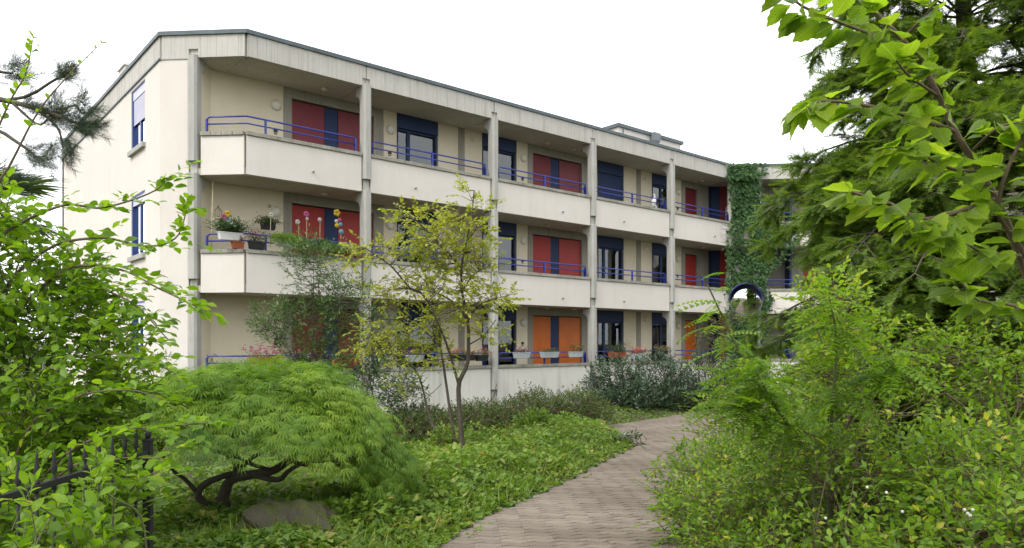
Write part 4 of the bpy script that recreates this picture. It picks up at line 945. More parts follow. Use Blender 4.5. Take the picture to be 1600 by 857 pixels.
thicket('dark_thicket', 'darker green bush behind the snowberries below the yew', 'shrub', G3(5.2, 8.8), [BL(5.2, 8.6, 1.5, 1.3, 1.1, .85), BL(6.4, 8.6, 1.4, 1.2, 1.0, 1.0), BL(4.3, 9.3, 1.3, 1.0, 1.0, .85), BL(4.6, 6.6, 1.1, .9, .8, .9), BL(4.9, 7.6, 1.8, .9, .7, .6), BL(3.5, 7.1, 1.95, .65, .6, .45), BL(4.2, 6.9, 1.7, .7, .6, .5)], 'lf_bright', 84, 2200, 8, .075, T_LEAF, .36, 14, .014, .15, .5, .35, .35, .5, tone=(.5, .2), spreadbase=.7)
thicket('hazel_sapling', 'young shrub with rounded yellow green leaves above the thicket', 'shrub', G3(2.95, 6.5), [BL(2.75, 6.3, 2.40, .34, .35, .25), BL(2.95, 6.5, 1.9, .45, .4, .35)], 'lf_bright', 85, 190, 8, .062, T_OVAL, .3, 7, .012, .1, .5, .2, .5, .5, tone=(.7, .2), spreadbase=.15, conn=.8)

# --- robinia sapling with feathered leaves
rng = np.random.default_rng(91)
ro = empty('robinia_sapling', G3(2.35, 5.6), 'young robinia with feathered light green leaves leaning left over the path', 'tree')
RL = [limb([G3(2.4, 5.7), S3(2.2, 5.5, 1.2), S3(1.75, 5.3, 1.75), S3(1.36, 5.1, 2.42)], .02, .006, 16), limb([G3(2.5, 5.8), S3(2.4, 5.5, 1.4), S3(2.35, 5.3, 2.0), S3(2.25, 5.2, 2.36)], .018, .006, 16),
      limb([S3(2.2, 5.5, 1.2), S3(1.85, 5.2, 1.6), S3(1.65, 5.0, 1.85)], .011, .004, 12), limb([S3(2.3, 5.5, 1.3), S3(1.9, 5.3, 1.45), S3(1.5, 5.1, 1.6)], .011, .004, 12), limb([S3(2.4, 5.5, 1.4), S3(2.6, 5.3, 1.7), S3(2.75, 5.2, 1.9)], .011, .004, 12)]
tubes('stem', RL, M['twig_green'], ro, 6)
nd = np.concatenate([p[5:] for p, _ in RL]); k = rng.integers(0, len(nd), 400); P = nd[k] + rng.normal(0, .05, (400, 3)); rk, _ = to_site(P[:, 0], P[:, 1]); P = P[~((P[:, 2] > 2.1) & (rk > 1.52) & (rk < 1.95))][:300]; NR = len(P)
th = rng.uniform(0, 2 * math.pi, NR); D = np.stack([np.cos(th), np.sin(th), rng.normal(.05, .25, NR)], 1) - .35 * np.array(site(1, 0, 0))
batch('foliage', P, D, UP + rng.normal(0, .25, (NR, 3)), rng.uniform(.18, .30, NR), T_PINN, M['lf_robinia'], ro, rng.normal(.5, .22, NR))

# --- the big yew
rng = np.random.default_rng(101)
yt = empty('yew_tree', G3(6.3, 10.2), 'big dark yew with drooping feathery boughs at the right edge', 'tree')
tr0 = G3(6.3, 10.2, -.1); trunk = limb([tr0, S3(6.25, 10.2, 2.5), S3(6.3, 10.1, 5), S3(6.2, 10.1, 7.5), S3(6.25, 10.1, 10.5)], .24, .03, 24)
tubes('trunk', [trunk], M['bark_dark'], yt, 10)
bl_, tb, td, tlen_ = [], [], [], []
for i in range(215):
    z = rng.uniform(1.0, 10.2) if i % 3 else rng.uniform(1.3, 5.0); f_ = (z - .9) / 9.3
    az = rng.uniform(0, 2 * math.pi)
    if rng.random() < .62: az = rng.normal(math.pi + .25, .75)                 # more and longer boughs on the open, left and path side (angle in the site frame: pi is left)
    L = (3.9 - 2.9 * f_) * rng.uniform(.65, 1.05) * (1.0 if math.cos(az) < .2 else .8)
    if 2.1 < z < 4.4 and math.cos(az) < -.5: L *= 1.12
    if math.cos(az) < 0: L = min(L, max(.6, (6.3 - .372 * (10.2 - abs(math.sin(az)) * L)) / max(.2, -math.cos(az)) * (1.0 if z > 3.4 else .9) - .60))
    o0 = trunk[0][int(np.argmin(abs(trunk[0][:, 2] - z)))]; dv = np.array(site(math.cos(az), -abs(math.sin(az)) if rng.random() < .7 else math.sin(az), 0)); rise = rng.uniform(.05, .4)
    pts = [o0 + dv * L * s + UP * (rise * L * s - .42 * L * s * s) for s in (0, .3, .6, .85, 1)]
    p, r_ = limb(pts, .035 * (1 - .6 * f_), .006, 12); bl_.append((p, r_))
    for j in range(2, 12):
        s = j / 11
        for sd_ in (-1, 1):
            if rng.random() < .12: continue
            t_ = unit(p[j] - p[j - 1]); sdv = unit(np.cross(t_, UP)) * sd_; l2 = L * .30 * (1.15 - .7 * s) * rng.uniform(.6, 1.2)
            dd = unit(t_ * .75 + sdv * .8 - UP * rng.uniform(-.35, .75)); q = p[j]
            bl_.append((np.array([q, q + dd * l2 * .5 + UP * .02, q + dd * l2 - UP * .06 * l2]), np.array([.008, .006, .003])))
            for m_ in range(int(7 + l2 * 32)):
                u_ = rng.uniform(.1, 1); pp = q + dd * l2 * u_; s3 = unit(np.cross(dd, UP)) * rng.choice([-1, 1])
                tb.append(pp); td.append(dd * .8 + s3 * rng.uniform(.2, 1.0) - UP * rng.uniform(-.55, .8)); tlen_.append(rng.uniform(.13, .27))
tb, td, tlen_ = np.array(tb), np.array(td), np.array(tlen_)
tubes('branches', bl_, M['bark_dark'], yt, 4)
batch('crown', tb, td, UP + rng.normal(0, .35, tb.shape), tlen_, T_YEW, M['lf_yew'], yt, rng.normal(.45, .22, len(tb)))
print('yew sprays', len(tb))

# --- broad-leaved branches hanging into the picture at the upper right: every leaf a part
rng = np.random.default_rng(111)
def big_leaf(nx_=9):
    v, f = [], []
    for i in range(nx_ + 1):
        x = i / nx_; wdt = .36 * math.sin(math.pi * x ** .78) ** .8 if 0 < i < nx_ else .004
        wdt *= 1 + (.06 if i % 2 else -.05)
        z0 = -.16 * x * x
        for s in (-1, -.5, 0, .5, 1):
            v.append((x + (.05 if i % 2 else 0) * abs(s) - .03 * abs(s), s * wdt, z0 + .10 * abs(s) * wdt / .36 + (.014 if i % 2 else -.008) * (1 if abs(s) == .5 else 0)))
    for i in range(nx_):
        for j in range(4): f.append((i * 5 + j, (i + 1) * 5 + j, (i + 1) * 5 + j + 1, i * 5 + j + 1))
    k = len(v); v += [(-.28, -.010, .02), (-.28, .010, .02), (0, .008, 0), (0, -.008, 0)]; f.append((k, k + 1, k + 2, k + 3))
    return v, f
bt = empty('mulberry_tree', G3(2.7, 2.35), 'tree with large bright heart-shaped leaves hanging in at upper right', 'tree')
BLM = [limb([G3(2.7, 2.4), S3(2.55, 2.5, 1.0), (3.370, 0.671, 1.817), (3.235, 0.786, 2.148), (3.119, 0.886, 2.530), (2.941, 0.972, 2.782), (2.791, 1.034, 3.018), (2.649, 1.156, 3.223), (2.537, 1.252, 3.416)], .021, .005, 34),
       limb([(3.235, 0.786, 2.171), (3.131, 0.809, 2.342), (3.003, 0.853, 2.484), (2.929, 0.784, 2.663), (3.021, 0.706, 2.838)], .010, .004, 14),
       limb([(3.111, 0.892, 2.549), (2.899, 0.941, 2.484), (2.688, 0.990, 2.440), (2.553, 1.040, 2.483), (2.425, 1.110, 2.515)], .009, .004, 16), limb([(2.941, 0.972, 2.782), (2.725, 1.025, 2.798), (2.572, 1.090, 2.820), (2.390, 1.180, 2.826), (2.316, 1.204, 2.795)], .009, .003, 16),
       limb([(2.791, 1.034, 3.018), (2.640, 1.097, 3.073), (2.489, 1.161, 3.104), (2.325, 1.235, 3.147), (2.222, 1.258, 3.204)], .008, .003, 16), limb([(3.051, 0.917, 2.639), (2.865, 0.971, 2.638), (2.672, 1.005, 2.674), (2.569, 1.026, 2.671)], .007, .003, 12),
       limb([(3.190, 0.824, 2.336), (2.969, 0.882, 2.336), (2.771, 0.919, 2.374), (2.651, 0.957, 2.382)], .008, .003, 12), limb([(2.990, 0.929, 2.713), (2.945, 0.836, 2.765), (2.954, 0.763, 2.772)], .006, .003, 8), limb([(2.861, 1.001, 2.900), (2.655, 1.019, 2.929), (2.569, 1.026, 2.961)], .006, .003, 8), limb([(2.744, 1.074, 3.098), (2.759, 0.996, 3.166), (2.738, 0.948, 3.231)], .006, .003, 8), limb([(3.262, 0.763, 2.053), (3.046, 0.816, 2.147), (2.895, 0.880, 2.163), (2.788, 0.905, 2.226)], .007, .003, 10), limb([(3.119, 0.886, 2.530), (3.090, 0.779, 2.552), (3.054, 0.678, 2.553)], .006, .003, 8)]
tubes('trunk', BLM[:2], M['twig'], bt, 8); tubes('branches', BLM[2:], M['twig'], bt, 6)
P, D, Nn, S_ = [], [], [], []
for bi, (p, r_) in enumerate(BLM):
    st_ = {0: 17, 1: 3}.get(bi, 2); k = 0
    for j in range(st_, len(p)):
        t_ = unit(p[j] - p[j - 1]); sdv = unit(np.cross(t_, UP))
        for rep in range(3):
            k += 1; s = 1 if k % 2 else -1
            dd = unit(t_ * .55 + sdv * s * .75 - UP * rng.uniform(.15, .6) + rng.normal(0, .25, 3)); sz = rng.uniform(.07, .12) * (.8 if j > len(p) - 2 else 1)
            P.append(p[j] + dd * sz * .28); D.append(dd); Nn.append(unit(UP * .9 + rng.normal(0, .45, 3))); S_.append(sz)
    P.append(p[-1]); D.append(unit(p[-1] - p[-2])); Nn.append(unit(UP + rng.normal(0, .3, 3))); S_.append(.11)
P, D, Nn, S_ = map(np.array, (P, D, Nn, S_)); tn = rng.normal(.5, .22, len(P)); q_, w_ = to_site(P[:, 0], P[:, 1]); od = np.argsort(-S_ / w_ + 10 * ((q_ > .71 * w_) | (P[:, 2] > EYE_Z + .48 * w_)))
single_leaves(rng, P[od[:300]], D[od[:300]], Nn[od[:300]], S_[od[:300]], big_leaf(), M['lf_big'], bt, tn[od[:300]])
batch('foliage', P[od[300:]], D[od[300:]], Nn[od[300:]], S_[od[300:]], big_leaf(), M['lf_big'], bt, tn[od[300:]])

# --- shrub by the fence at the left, the 300 largest leaves as parts
thicket('fence_shrub', 'bright green shrub growing through the iron fence at the left', 'shrub', G3(-2.9, 4.3), [BL(-2.72, 4.4, 1.85, .58, .6, .62), BL(-3.05, 4.2, .95, .62, .7, .65), BL(-2.5, 3.6, 1.0, .28, .45, .55), BL(-2.02, 3.7, 1.2, .14, .3, .32), BL(-1.77, 2.95, 1.05, .10, .5, .42), BL(-1.84, 3.4, 1.25, .06, .25, .25), BL(-2.95, 4.4, 2.3, .55, .5, .45), BL(-3.2, 4.3, 2.75, .4, .4, .3), BL(-2.5, 4.6, 1.6, .25, .5, .35), BL(-3.6, 5.2, 1.1, .75, .8, .8)],
        'lf_bright', 121, 2300, 8, .070, T_OVAL, .34, 20, .009, .22, .5, .25, .3, .55, 'twig_green', leaf_parts=300, tone=(.5, .2), spreadbase=.4, conn=.12)
thicket('fence_shoots', 'leafy light green shoots hanging in front of the iron fence', 'shrub', G3(-1.72, 3.2), [BL(-1.76, 2.65, 1.1, .08, .3, .42), BL(-1.78, 3.15, 1.2, .07, .3, .35)], 'lf_bright', 123, 75, 7, .062, T_OVAL, .26, 12, .005, .25, .5, .3, .3, .5, 'twig_green', tone=(.5, .2), spreadbase=.12, conn=.2)
rng = np.random.default_rng(122)
ar = empty('arching_shrub', G3(-3.4, 4.2), 'long arching leafy branches reaching right in front of the end wall', 'shrub')
AL = [limb([G3(-3.5, 4.0), (0.274, 5.293, 1.778), (0.483, 5.114, 2.542), (0.567, 5.042, 2.681), (0.776, 4.863, 2.802), (0.932, 4.664, 2.779), (1.125, 4.433, 2.852), (1.215, 4.356, 2.949)], .014, .003, 34), limb([G3(-3.4, 4.2), (0.452, 5.272, 2.073), (0.680, 5.076, 2.524), (0.926, 4.800, 2.622), (1.139, 4.553, 2.567), (1.249, 4.392, 2.608), (1.296, 4.352, 2.760)], .012, .003, 30),
      limb([G3(-3.3, 4.3), (0.509, 5.223, 1.922), (0.766, 5.003, 2.411), (0.999, 4.672, 2.439), (1.166, 4.398, 2.314), (1.308, 4.210, 2.211)], .012, .003, 30), limb([G3(-3.3, 4.3), (0.579, 5.295, 2.151), (0.871, 5.044, 2.343), (1.080, 4.734, 2.261), (1.228, 4.476, 2.035)], .010, .003, 26), limb([G3(-3.2, 4.2), (0.609, 5.006, 1.631), (0.867, 4.654, 1.927), (1.058, 4.359, 1.929), (1.189, 4.181, 1.844)], .010, .003, 24),
      limb([G3(-2.9, 4.0), (0.601, 4.486, 1.269), (0.831, 4.158, 1.548), (1.024, 3.861, 1.598), (1.186, 3.591, 1.634)], .009, .003, 24), limb([G3(-2.8, 3.9), (0.634, 4.326, 1.289), (0.833, 4.025, 1.434), (0.996, 3.754, 1.466), (1.062, 3.632, 1.525)], .008, .003, 22), limb([G3(-3.5, 4.1), (0.322, 5.120, 2.429), (0.540, 4.934, 3.038), (0.654, 4.836, 3.318), (0.785, 4.724, 3.522), (0.916, 4.612, 3.691)], .010, .0015, 30),
      limb([G3(-3.5, 4.0), (0.234, 5.063, 2.489), (0.420, 4.904, 3.048), (0.513, 4.825, 3.328), (0.580, 4.768, 3.486), (0.611, 4.741, 3.678)], .010, .002, 26), limb([G3(-3.0, 4.1), (0.553, 4.791, 1.439), (0.746, 4.493, 1.710), (0.967, 4.239, 1.764), (1.094, 4.065, 1.718)], .009, .003, 22), limb([G3(-2.6, 3.7), (0.763, 3.953, 1.053), (0.877, 3.724, 1.348), (0.953, 3.593, 1.431)], .008, .003, 16)]
tubes('branches', AL, M['twig'], ar, 5)
P, D, Nn, S_ = [], [], [], []
for bi, (p, r_) in enumerate(AL):
    j0 = len(p) // 3
    for j in range(j0, len(p)):
        t_ = unit(p[j] - p[j - 1]); sdv = unit(np.cross(t_, UP))
        if bi in (7,) and j < len(p) * .85 and rng.random() < .55: continue
        sc_ = .42 if bi == 7 and j > len(p) * .5 else (.7 if bi == 8 else 1)
        for s in (1, -1):
            if rng.random() < .2: continue
            if rng.random() < .55 and bi not in (7, 8):       # a short side shoot with three or four leaves
                b0 = p[j]; dd = unit(t_ * .7 + sdv * s * .7 + UP * rng.normal(.1, .3)); l_ = rng.uniform(.08, .22)
                q = twig_leaves(rng, b0[None], dd[None], l_, 5, .07, .15, tilt=.5); P += list(q[0]); D += list(q[1]); Nn += list(q[2]); S_ += list(q[3])
            else:
                dd = unit(t_ * .5 + sdv * s * .8 + UP * rng.normal(.05, .3)); P.append(p[j]); D.append(dd); Nn.append(unit(UP + rng.normal(0, .5, 3))); S_.append(.085 * sc_ * rng.uniform(.75, 1.15))
P, D, Nn, S_ = map(np.array, (P, D, Nn, S_)); tn = rng.normal(.45, .2, len(P)); od = np.argsort(-S_); s_, r__ = od[:300], od[300:]
single_leaves(rng, P[s_], D[s_], Nn[s_], S_[s_], T_OVAL, M['lf_bright'], ar, tn[s_])
if len(r__): batch('foliage', P[r__], D[r__], Nn[r__], S_[r__], T_OVAL, M['lf_bright'], ar, tn[r__])

# --- pine boughs and palm at the upper left
rng = np.random.default_rng(131)
pt = empty('pine_tree', G3(-6.2, 6.4), 'pine with dark needle tufts reaching in at the upper left', 'tree')
pk = limb([G3(-6.2, 6.4, -.1), S3(-6.1, 6.4, 2), S3(-6.2, 6.3, 4), S3(-6.1, 6.3, 7)], .17, .05, 16); tubes('trunk', [pk], M['bark_dark'], pt, 10)
PB = [limb([S3(-6.15, 6.3, 3.6), (0.072, 7.834, 4.035), (0.523, 7.053, 3.934), (0.811, 6.675, 3.827), (1.016, 6.368, 3.699), (1.144, 6.259, 3.626)], .035, .010, 18), limb([(0.668, 6.863, 3.878), (0.830, 6.659, 3.901), (0.979, 6.532, 4.023), (1.035, 6.484, 4.047)], .014, .007, 8), limb([(0.883, 6.588, 3.786), (0.980, 6.399, 3.626), (1.009, 6.374, 3.473)], .012, .006, 8),
      limb([(0.737, 6.739, 3.842), (0.886, 6.611, 3.680), (0.952, 6.489, 3.748)], .012, .006, 8), limb([S3(-6.15, 6.3, 3.2), (0.227, 7.569, 3.692), (0.609, 7.111, 3.714), (0.788, 6.826, 3.560), (0.902, 6.729, 3.446)], .028, .008, 14), limb([S3(-6.15, 6.3, 4.0), (0.311, 7.629, 4.402), (0.659, 7.200, 4.208), (0.776, 7.100, 4.182)], .025, .008, 12), limb([(0.970, 6.473, 3.738), (1.071, 6.321, 3.795), (1.119, 6.281, 3.732)], .01, .006, 6),
      limb([S3(-6.1, 6.3, 2.3), (0.311, 7.629, 3.248), (0.698, 7.167, 3.279), (0.776, 7.100, 3.305)], .022, .008, 12), limb([(0.471, 7.493, 3.222), (0.678, 7.183, 3.073), (0.757, 7.116, 2.969)], .012, .007, 8)]
tubes('branches', PB, M['bark_dark'], pt, 6)
P, D, S_ = [], [], []
for bi, (p, r_) in enumerate(PB):
    ks = range(len(p) - 3, len(p)) if bi else list(range(10, len(p)))
    for j in ks:
        t_ = unit(p[j] - p[j - 1])
        for q in range(9): P.append(p[j] + rng.normal(0, .035, 3)); D.append(t_ * .8 + UP * .25 + rng.normal(0, .45, 3)); S_.append(rng.uniform(.11, .17))
P, D = np.array(P), np.array(D); batch('foliage', P, D, rng.normal(size=P.shape), np.array(S_), T_PINE, M['lf_pine'], pt, rng.normal(.4, .22, len(P)))
pa = empty('palm', G3(-6.0, 7.2), 'fan palm with stiff fronds at the left edge below the pine', 'palm')
pc = np.array((0.619, 8.682, 3.269)); tubes('trunk', [limb([G3(-6.0, 7.2, -.1), (G3(-6.0, 7.2) + pc) / 2 + [.05, 0, 0], pc], .10, .08, 10)], M['bark_dark'], pa, 10)
for q in range(11):
    az = q * 2.4 + .3; dv = np.array(site(math.cos(az), math.sin(az) * .8, .55 * math.sin(q * 1.3) + .25)); dv = unit(dv) if q else unit(np.array((0.968, 8.383, 3.483)) - pc)
    hub = pc + dv * (.45 if q else .50); fp = MB(); fp.tube([tuple(pc), tuple(hub)], [.014, .009], 5); fan = fp.build('stalk', M['twig_green'], pa)
    sdv = unit(np.cross(dv, UP)); nr = np.cross(sdv, dv); lp, ld = [], []
    for t in np.linspace(-1.5, 1.5, 26): lp.append(hub); ld.append(dv * math.cos(t) + sdv * math.sin(t) - nr * .0)
    batch('frond', np.array(lp), np.array(ld), np.tile(nr, (26, 1)) + rng.normal(0, .15, (26, 3)), rng.uniform(.38, .48, 26), T_BLADE if False else ([(0, -.008, 0), (0, .008, 0), (.55, .035, .01), (.55, -.035, .01), (1, 0, -.12)], [(0, 3, 2, 1), (3, 4, 2)]), M['lf_palm'], pa, rng.normal(.5, .25, 26), None)

# --- two tall trees across the garden, seen mirrored in the balcony windows
rng = np.random.default_rng(141)
for i, (r, a, h_, lb) in enumerate([(17.5, 15., 9., 'tall leafy tree beyond the right edge, mirrored in the balcony windows'), (20., 8., 10., 'tallest leafy tree far right of the path, seen only as a reflection')]):
    e = empty('garden_tree', G3(r, a), lb, 'tree', 'trees mirrored in the windows'); b0 = G3(r, a, -.1)
    L = [limb([b0, b0 + [0.1, 0, h_ * .5], b0 + [0, .1, h_ * .9]], .22, .05, 10)] + [limb([b0 + [0, 0, h_ * f], b0 + [1.2 * math.cos(q), 1.2 * math.sin(q), h_ * f + .8], b0 + [2.6 * math.cos(q), 2.6 * math.sin(q), h_ * f + 1.1]], .07, .02, 8) for f, q in zip(np.linspace(.25, .8, 12), np.arange(12) * 2.4)]
    tubes('trunk', L, M['bark_grey'], e, 7)
    c_ = b0 + [0, 0, h_ * .62]; P, dd = blob_points(rng, 5200, [(tuple(c_), (3.2, 3.2, h_ * .40)), (tuple(c_ + [1, 1, -1]), (2.4, 2.4, 2.0)), (tuple(c_ + [-1.2, .5, -1.2]), (2.2, 2.2, 2))], .35)
    batch('crown', P, dd + rng.normal(0, .6, P.shape), UP + rng.normal(0, .5, P.shape), rng.uniform(.14, .3, len(P)), T_LEAF, M['lf_bright'], e, rng.normal(.25, .2, len(P)))

# ================================================================== fence, mirror, canopy
FR = -1.9
def fs(r, a, z): return site(FR + r, a, z)
fe_ = empty('iron_fence', site(FR, 3.0, float(land(FR, 3.0))), 'black wrought iron fence with spear tipped pickets in the green shrub', 'fence')
def spear(a, top, r=.0065):
    m = MB(); g_ = float(land(FR, a)) - .05
    m.tube([fs(0, a, g_), fs(0, a, top - .17)], r, 6)
    m.lathe(fs(0, a, top - .17), [(r, 0), (.010, .006), (.010, .014), (.007, .02), (.007, .03), (.012, .038), (.012, .046), (.006, .055), (.006, .07), (.012, .085), (.010, .10), (.005, .145), (.0008, .175)], 8)
    return m.build('picket', M['iron'], fe_, 0, True)
for k in range(17):
    a = 3.70 - .1105 * k; spear(a, 1.575 + .012 * math.sin(k * 2.1))
MB(fs).box(-.012, .012, 1.86, 3.80, 1.422, 1.450).build('rail', M['iron'], fe_, .003)
MB(fs).box(-.012, .012, 1.86, 3.80, .52, .55).build('rail', M['iron'], fe_, .003)
pm = MB(fs); pm.box(-.02, .02, 3.80, 3.84, .2, 1.50); pm.box(-.024, .024, 3.796, 3.844, 1.50, 1.515); pm.build('post', M['iron'], fe_, .003)
MB().lathe(fs(0, 3.82, 1.515), [(.01, 0), (.016, .01), (.018, .022), (.012, .035), (.003, .05)], 12).build('finial', M['iron'], fe_, 0, True)

# round traffic mirror with its blue hood, on a post behind the robinia
mc_ = np.array((12.505, 7.727, 2.816)); mr = empty('traffic_mirror', (mc_[0] - .15, mc_[1] + .1, float(land_w(mc_[0], mc_[1]))), 'round convex traffic mirror with blue hood half hidden in leaves', 'mirror')
fw_ = Vector((-mc_[0] * .93, -mc_[1] - .8, -1.5)).normalized(); rt_ = fw_.cross(Vector((0, 0, 1))).normalized(); up_ = rt_.cross(fw_)
def fmir(u_, v_, w_): return tuple(Vector(mc_) + rt_ * u_ + up_ * v_ + fw_ * w_)
m = MB(); R_ = .29; n = 36; prof = [(.0, .07), (.25, .066), (.5, .052), (.75, .03), (.95, .004), (1.0, -.005)]; vs_ = []; fs_ = []
for s, h in prof: vs_ += [fmir(R_ * max(s, .01) * math.cos(2 * math.pi * q / n), R_ * max(s, .01) * math.sin(2 * math.pi * q / n), h) for q in range(n)]
for i in range(len(prof) - 1): fs_ += [(i * n + q, i * n + (q + 1) % n, (i + 1) * n + (q + 1) % n, (i + 1) * n + q) for q in range(n)]
m.add(vs_, fs_); m.build('mirror_glass', M['mirror'], mr, 0, True)
m = MB(); vs_ = []; fs_ = []; prof = [(1.0, .0), (1.06, .01), (1.06, -.04), (.7, -.09), (.05, -.10)]
for s, h in prof: vs_ += [fmir(R_ * s * math.cos(2 * math.pi * q / n), R_ * s * math.sin(2 * math.pi * q / n), h) for q in range(n)]
for i in range(len(prof) - 1): fs_ += [(i * n + q, i * n + (q + 1) % n, (i + 1) * n + (q + 1) % n, (i + 1) * n + q) for q in range(n)]
m.add(vs_, fs_); m.build('housing', M['zinc'], mr, 0, True)
m = MB(); vs_ = []; q_ = 22
for i in range(q_):
    t = math.radians(-5 + 190 * i / (q_ - 1)); dp = .16 * math.sin(math.pi * i / (q_ - 1)) ** .6 + .01
    for rr_, w_ in ((1.08, -.05), (1.10, dp), (1.13, dp), (1.12, -.05)): vs_.append(fmir(R_ * rr_ * math.cos(t), R_ * rr_ * math.sin(t), w_))
m.add(vs_, [(i * 4 + j, (i + 1) * 4 + j, (i + 1) * 4 + (j + 1) % 4, i * 4 + (j + 1) % 4) for i in range(q_ - 1) for j in range(4)] + [(0, 1, 2, 3), ((q_ - 1) * 4 + 3, (q_ - 1) * 4 + 2, (q_ - 1) * 4 + 1, (q_ - 1) * 4)])
m.build('hood', M['blue'], mr)
pb = Vector(fmir(-.24, 0, -.14)); MB().tube([(pb.x, pb.y, 0), (pb.x, pb.y, mc_[2] + .25)], .03, 10).build('post', M['zinc'], mr, 0, True)
MB().tube([tuple(pb), fmir(0, 0, -.1)], .018, 8).build('bracket', M['zinc'], mr, 0, True)

# slatted blue canopy over the entrance in the second wing
ca = empty('entrance_canopy', fr_wing(4.6, -1.4, 0), 'blue steel entrance canopy with slatted glass roof behind the yew', 'canopy')
m = MB(fr_wing)
for t in (3.2, 6.2):
    m.box(t - .04, t + .04, -2.4, -.02, 2.72, 2.82); m.box(t - .04, t + .04, -2.36, -2.28, 0, 2.715)
m.box(3.16, 6.24, -2.44, -2.36, 2.70, 2.84); m.build('frame', M['blue'], ca, .004)
for i in range(13):
    b_ = -2.3 + i * .18; MB(fr_wing).add([(3.1, b_, 2.86), (6.3, b_, 2.86), (6.3, b_ + .12, 2.93), (3.1, b_ + .12, 2.93), (3.1, b_, 2.84), (6.3, b_, 2.84), (6.3, b_ + .12, 2.91), (3.1, b_ + .12, 2.91)], [(0, 1, 2, 3), (7, 6, 5, 4), (0, 4, 5, 1), (1, 5, 6, 2), (2, 6, 7, 3), (3, 7, 4, 0)]).build('slat', M['blue'] if i % 2 else M['white'], ca)

# ================================================================== things on the balconies
def flower_box(name, label, x, z, length, boxmat, fol, flow, seed, h=.22, droop=.0, y=YF - .07, fl_n=70, n=320, size=.045, w=.17, bh=.16, cat='flower box', group='flower boxes on the balcony rails', width=1.0):
    rng = np.random.default_rng(seed); e = empty(name, (x, y, z), label, cat, group)
    m = MB(); a, b_ = length / 2, w / 2; a2, b2 = a * .92, b_ * .72
    m.add([(x - a2, y - b2, z), (x + a2, y - b2, z), (x + a2, y + b2, z), (x - a2, y + b2, z), (x - a, y - b_, z + bh), (x + a, y - b_, z + bh), (x + a, y + b_, z + bh), (x - a, y + b_, z + bh),
           (x - a - .012, y - b_ - .012, z + bh), (x + a + .012, y - b_ - .012, z + bh), (x + a + .012, y + b_ + .012, z + bh), (x - a - .012, y + b_ + .012, z + bh),
           (x - a - .012, y - b_ - .012, z + bh + .022), (x + a + .012, y - b_ - .012, z + bh + .022), (x + a + .012, y + b_ + .012, z + bh + .022), (x - a - .012, y + b_ + .012, z + bh + .022)],
          [(3, 2, 1, 0), (0, 1, 5, 4), (1, 2, 6, 5), (2, 3, 7, 6), (3, 0, 4, 7), (4, 5, 9, 8), (5, 6, 10, 9), (6, 7, 11, 10), (7, 4, 8, 11), (8, 9, 13, 12), (9, 10, 14, 13), (10, 11, 15, 14), (11, 8, 12, 15), (12, 13, 14, 15)])
    m.build('box', M[boxmat], e, .004)
    nt_ = n // 6; bs = np.stack([x + rng.uniform(-a, a, nt_) * .95, y + rng.uniform(-b_, b_, nt_) * .8, np.full(nt_, z + bh)], 1)
    d = unit(np.stack([rng.normal(0, .5 * width, nt_), rng.normal(-.25, .5 * width, nt_), np.full(nt_, 1.)], 1)); tl = h * rng.uniform(.5, 1.15, nt_)
    P, D, Nn, S_ = twig_leaves(rng, bs, d, tl, 6, size, .3 + droop, tilt=.6)
    batch('leaves', P, D, Nn, S_, T_LEAF, M[fol], e, rng.normal(.5, .25, len(P)))
    tubes('stems', twig_lines(bs[::2], d[::2], tl[::2], .3 + droop, .003), M['twig_green'], e, 3)
    if fl_n:
        k = rng.integers(0, nt_, fl_n); c_ = bs[k] + d[k] * tl[k, None] * rng.uniform(.7, 1.15, (fl_n, 1)) - UP * (.3 + droop) * tl[k, None] * .7 + rng.normal(0, .02, (fl_n, 3))
        c_ = np.repeat(c_, 5, 0); D = rng.normal(0, .6, c_.shape) + [0, -.5, .5]
        batch('blossoms', c_, D, rng.normal(0, .5, c_.shape) + [0, -.7, .5], rng.uniform(.022, .036, len(c_)), T_PETAL, M[flow], e, rng.uniform(.2, 1, len(c_)))
    return e
FB = flower_box
FB('flower_box', 'pale grey box with pink geraniums, left of three before the orange doors', 15.08, 1.50, .60, 'greybox', 'lf_low', 'fl_pink', 201, .24, fl_n=40)
FB('flower_box', 'pale grey box with low green plants, middle of three before the orange doors', 16.28, 1.50, .72, 'greybox', 'lf_low', 'fl_dry', 202, .22, fl_n=26)
FB('flower_box', 'pale grey box with a tall dry reddish plant, right of three before the orange doors', 17.48, 1.50, .55, 'greybox', 'lf_low', 'fl_dry', 203, .40, fl_n=60, width=.5)
FB('flower_box', 'terracotta box with a wide grey green shrub on the ground floor rail', 19.55, 1.46, .80, 'terracotta', 'lf_laurel', 'fl_dry', 204, .62, fl_n=0, n=520, size=.06, width=1.3)
FB('flower_box', 'pale box overflowing with salmon red blossoms on the ground floor rail', 20.65, 1.40, .70, 'greybox', 'lf_low', 'fl_salmon', 205, .30, fl_n=190)
FB('flower_box', 'dark box with dried pinkish flowers left of the last column', 21.95, 1.50, .80, 'black', 'lf_low', 'fl_dry', 206, .26, fl_n=130)
FB('flower_box', 'box of red and pink geraniums on the rail behind the slender tree', 12.75, 1.46, .95, 'black', 'lf_ground', 'fl_red', 207, .28, fl_n=60)
FB('flower_box', 'box of pink geraniums on the rail beside the square drain column', 13.5, 1.44, .40, 'black', 'lf_ground', 'fl_pink', 208, .28, fl_n=45)
FB('flower_box', 'small box with magenta flowers behind the left arm of the slender tree', 11.1, 1.46, .6, 'greybox', 'lf_ground', 'fl_pink', 209, .26, fl_n=50)
FB('flower_box', 'lush pink geraniums on the corner rail just above the maple', 6.95, 1.48, .85, 'terracotta', 'lf_ground', 'fl_pink', 210, .34, fl_n=150, y=YF - .05)
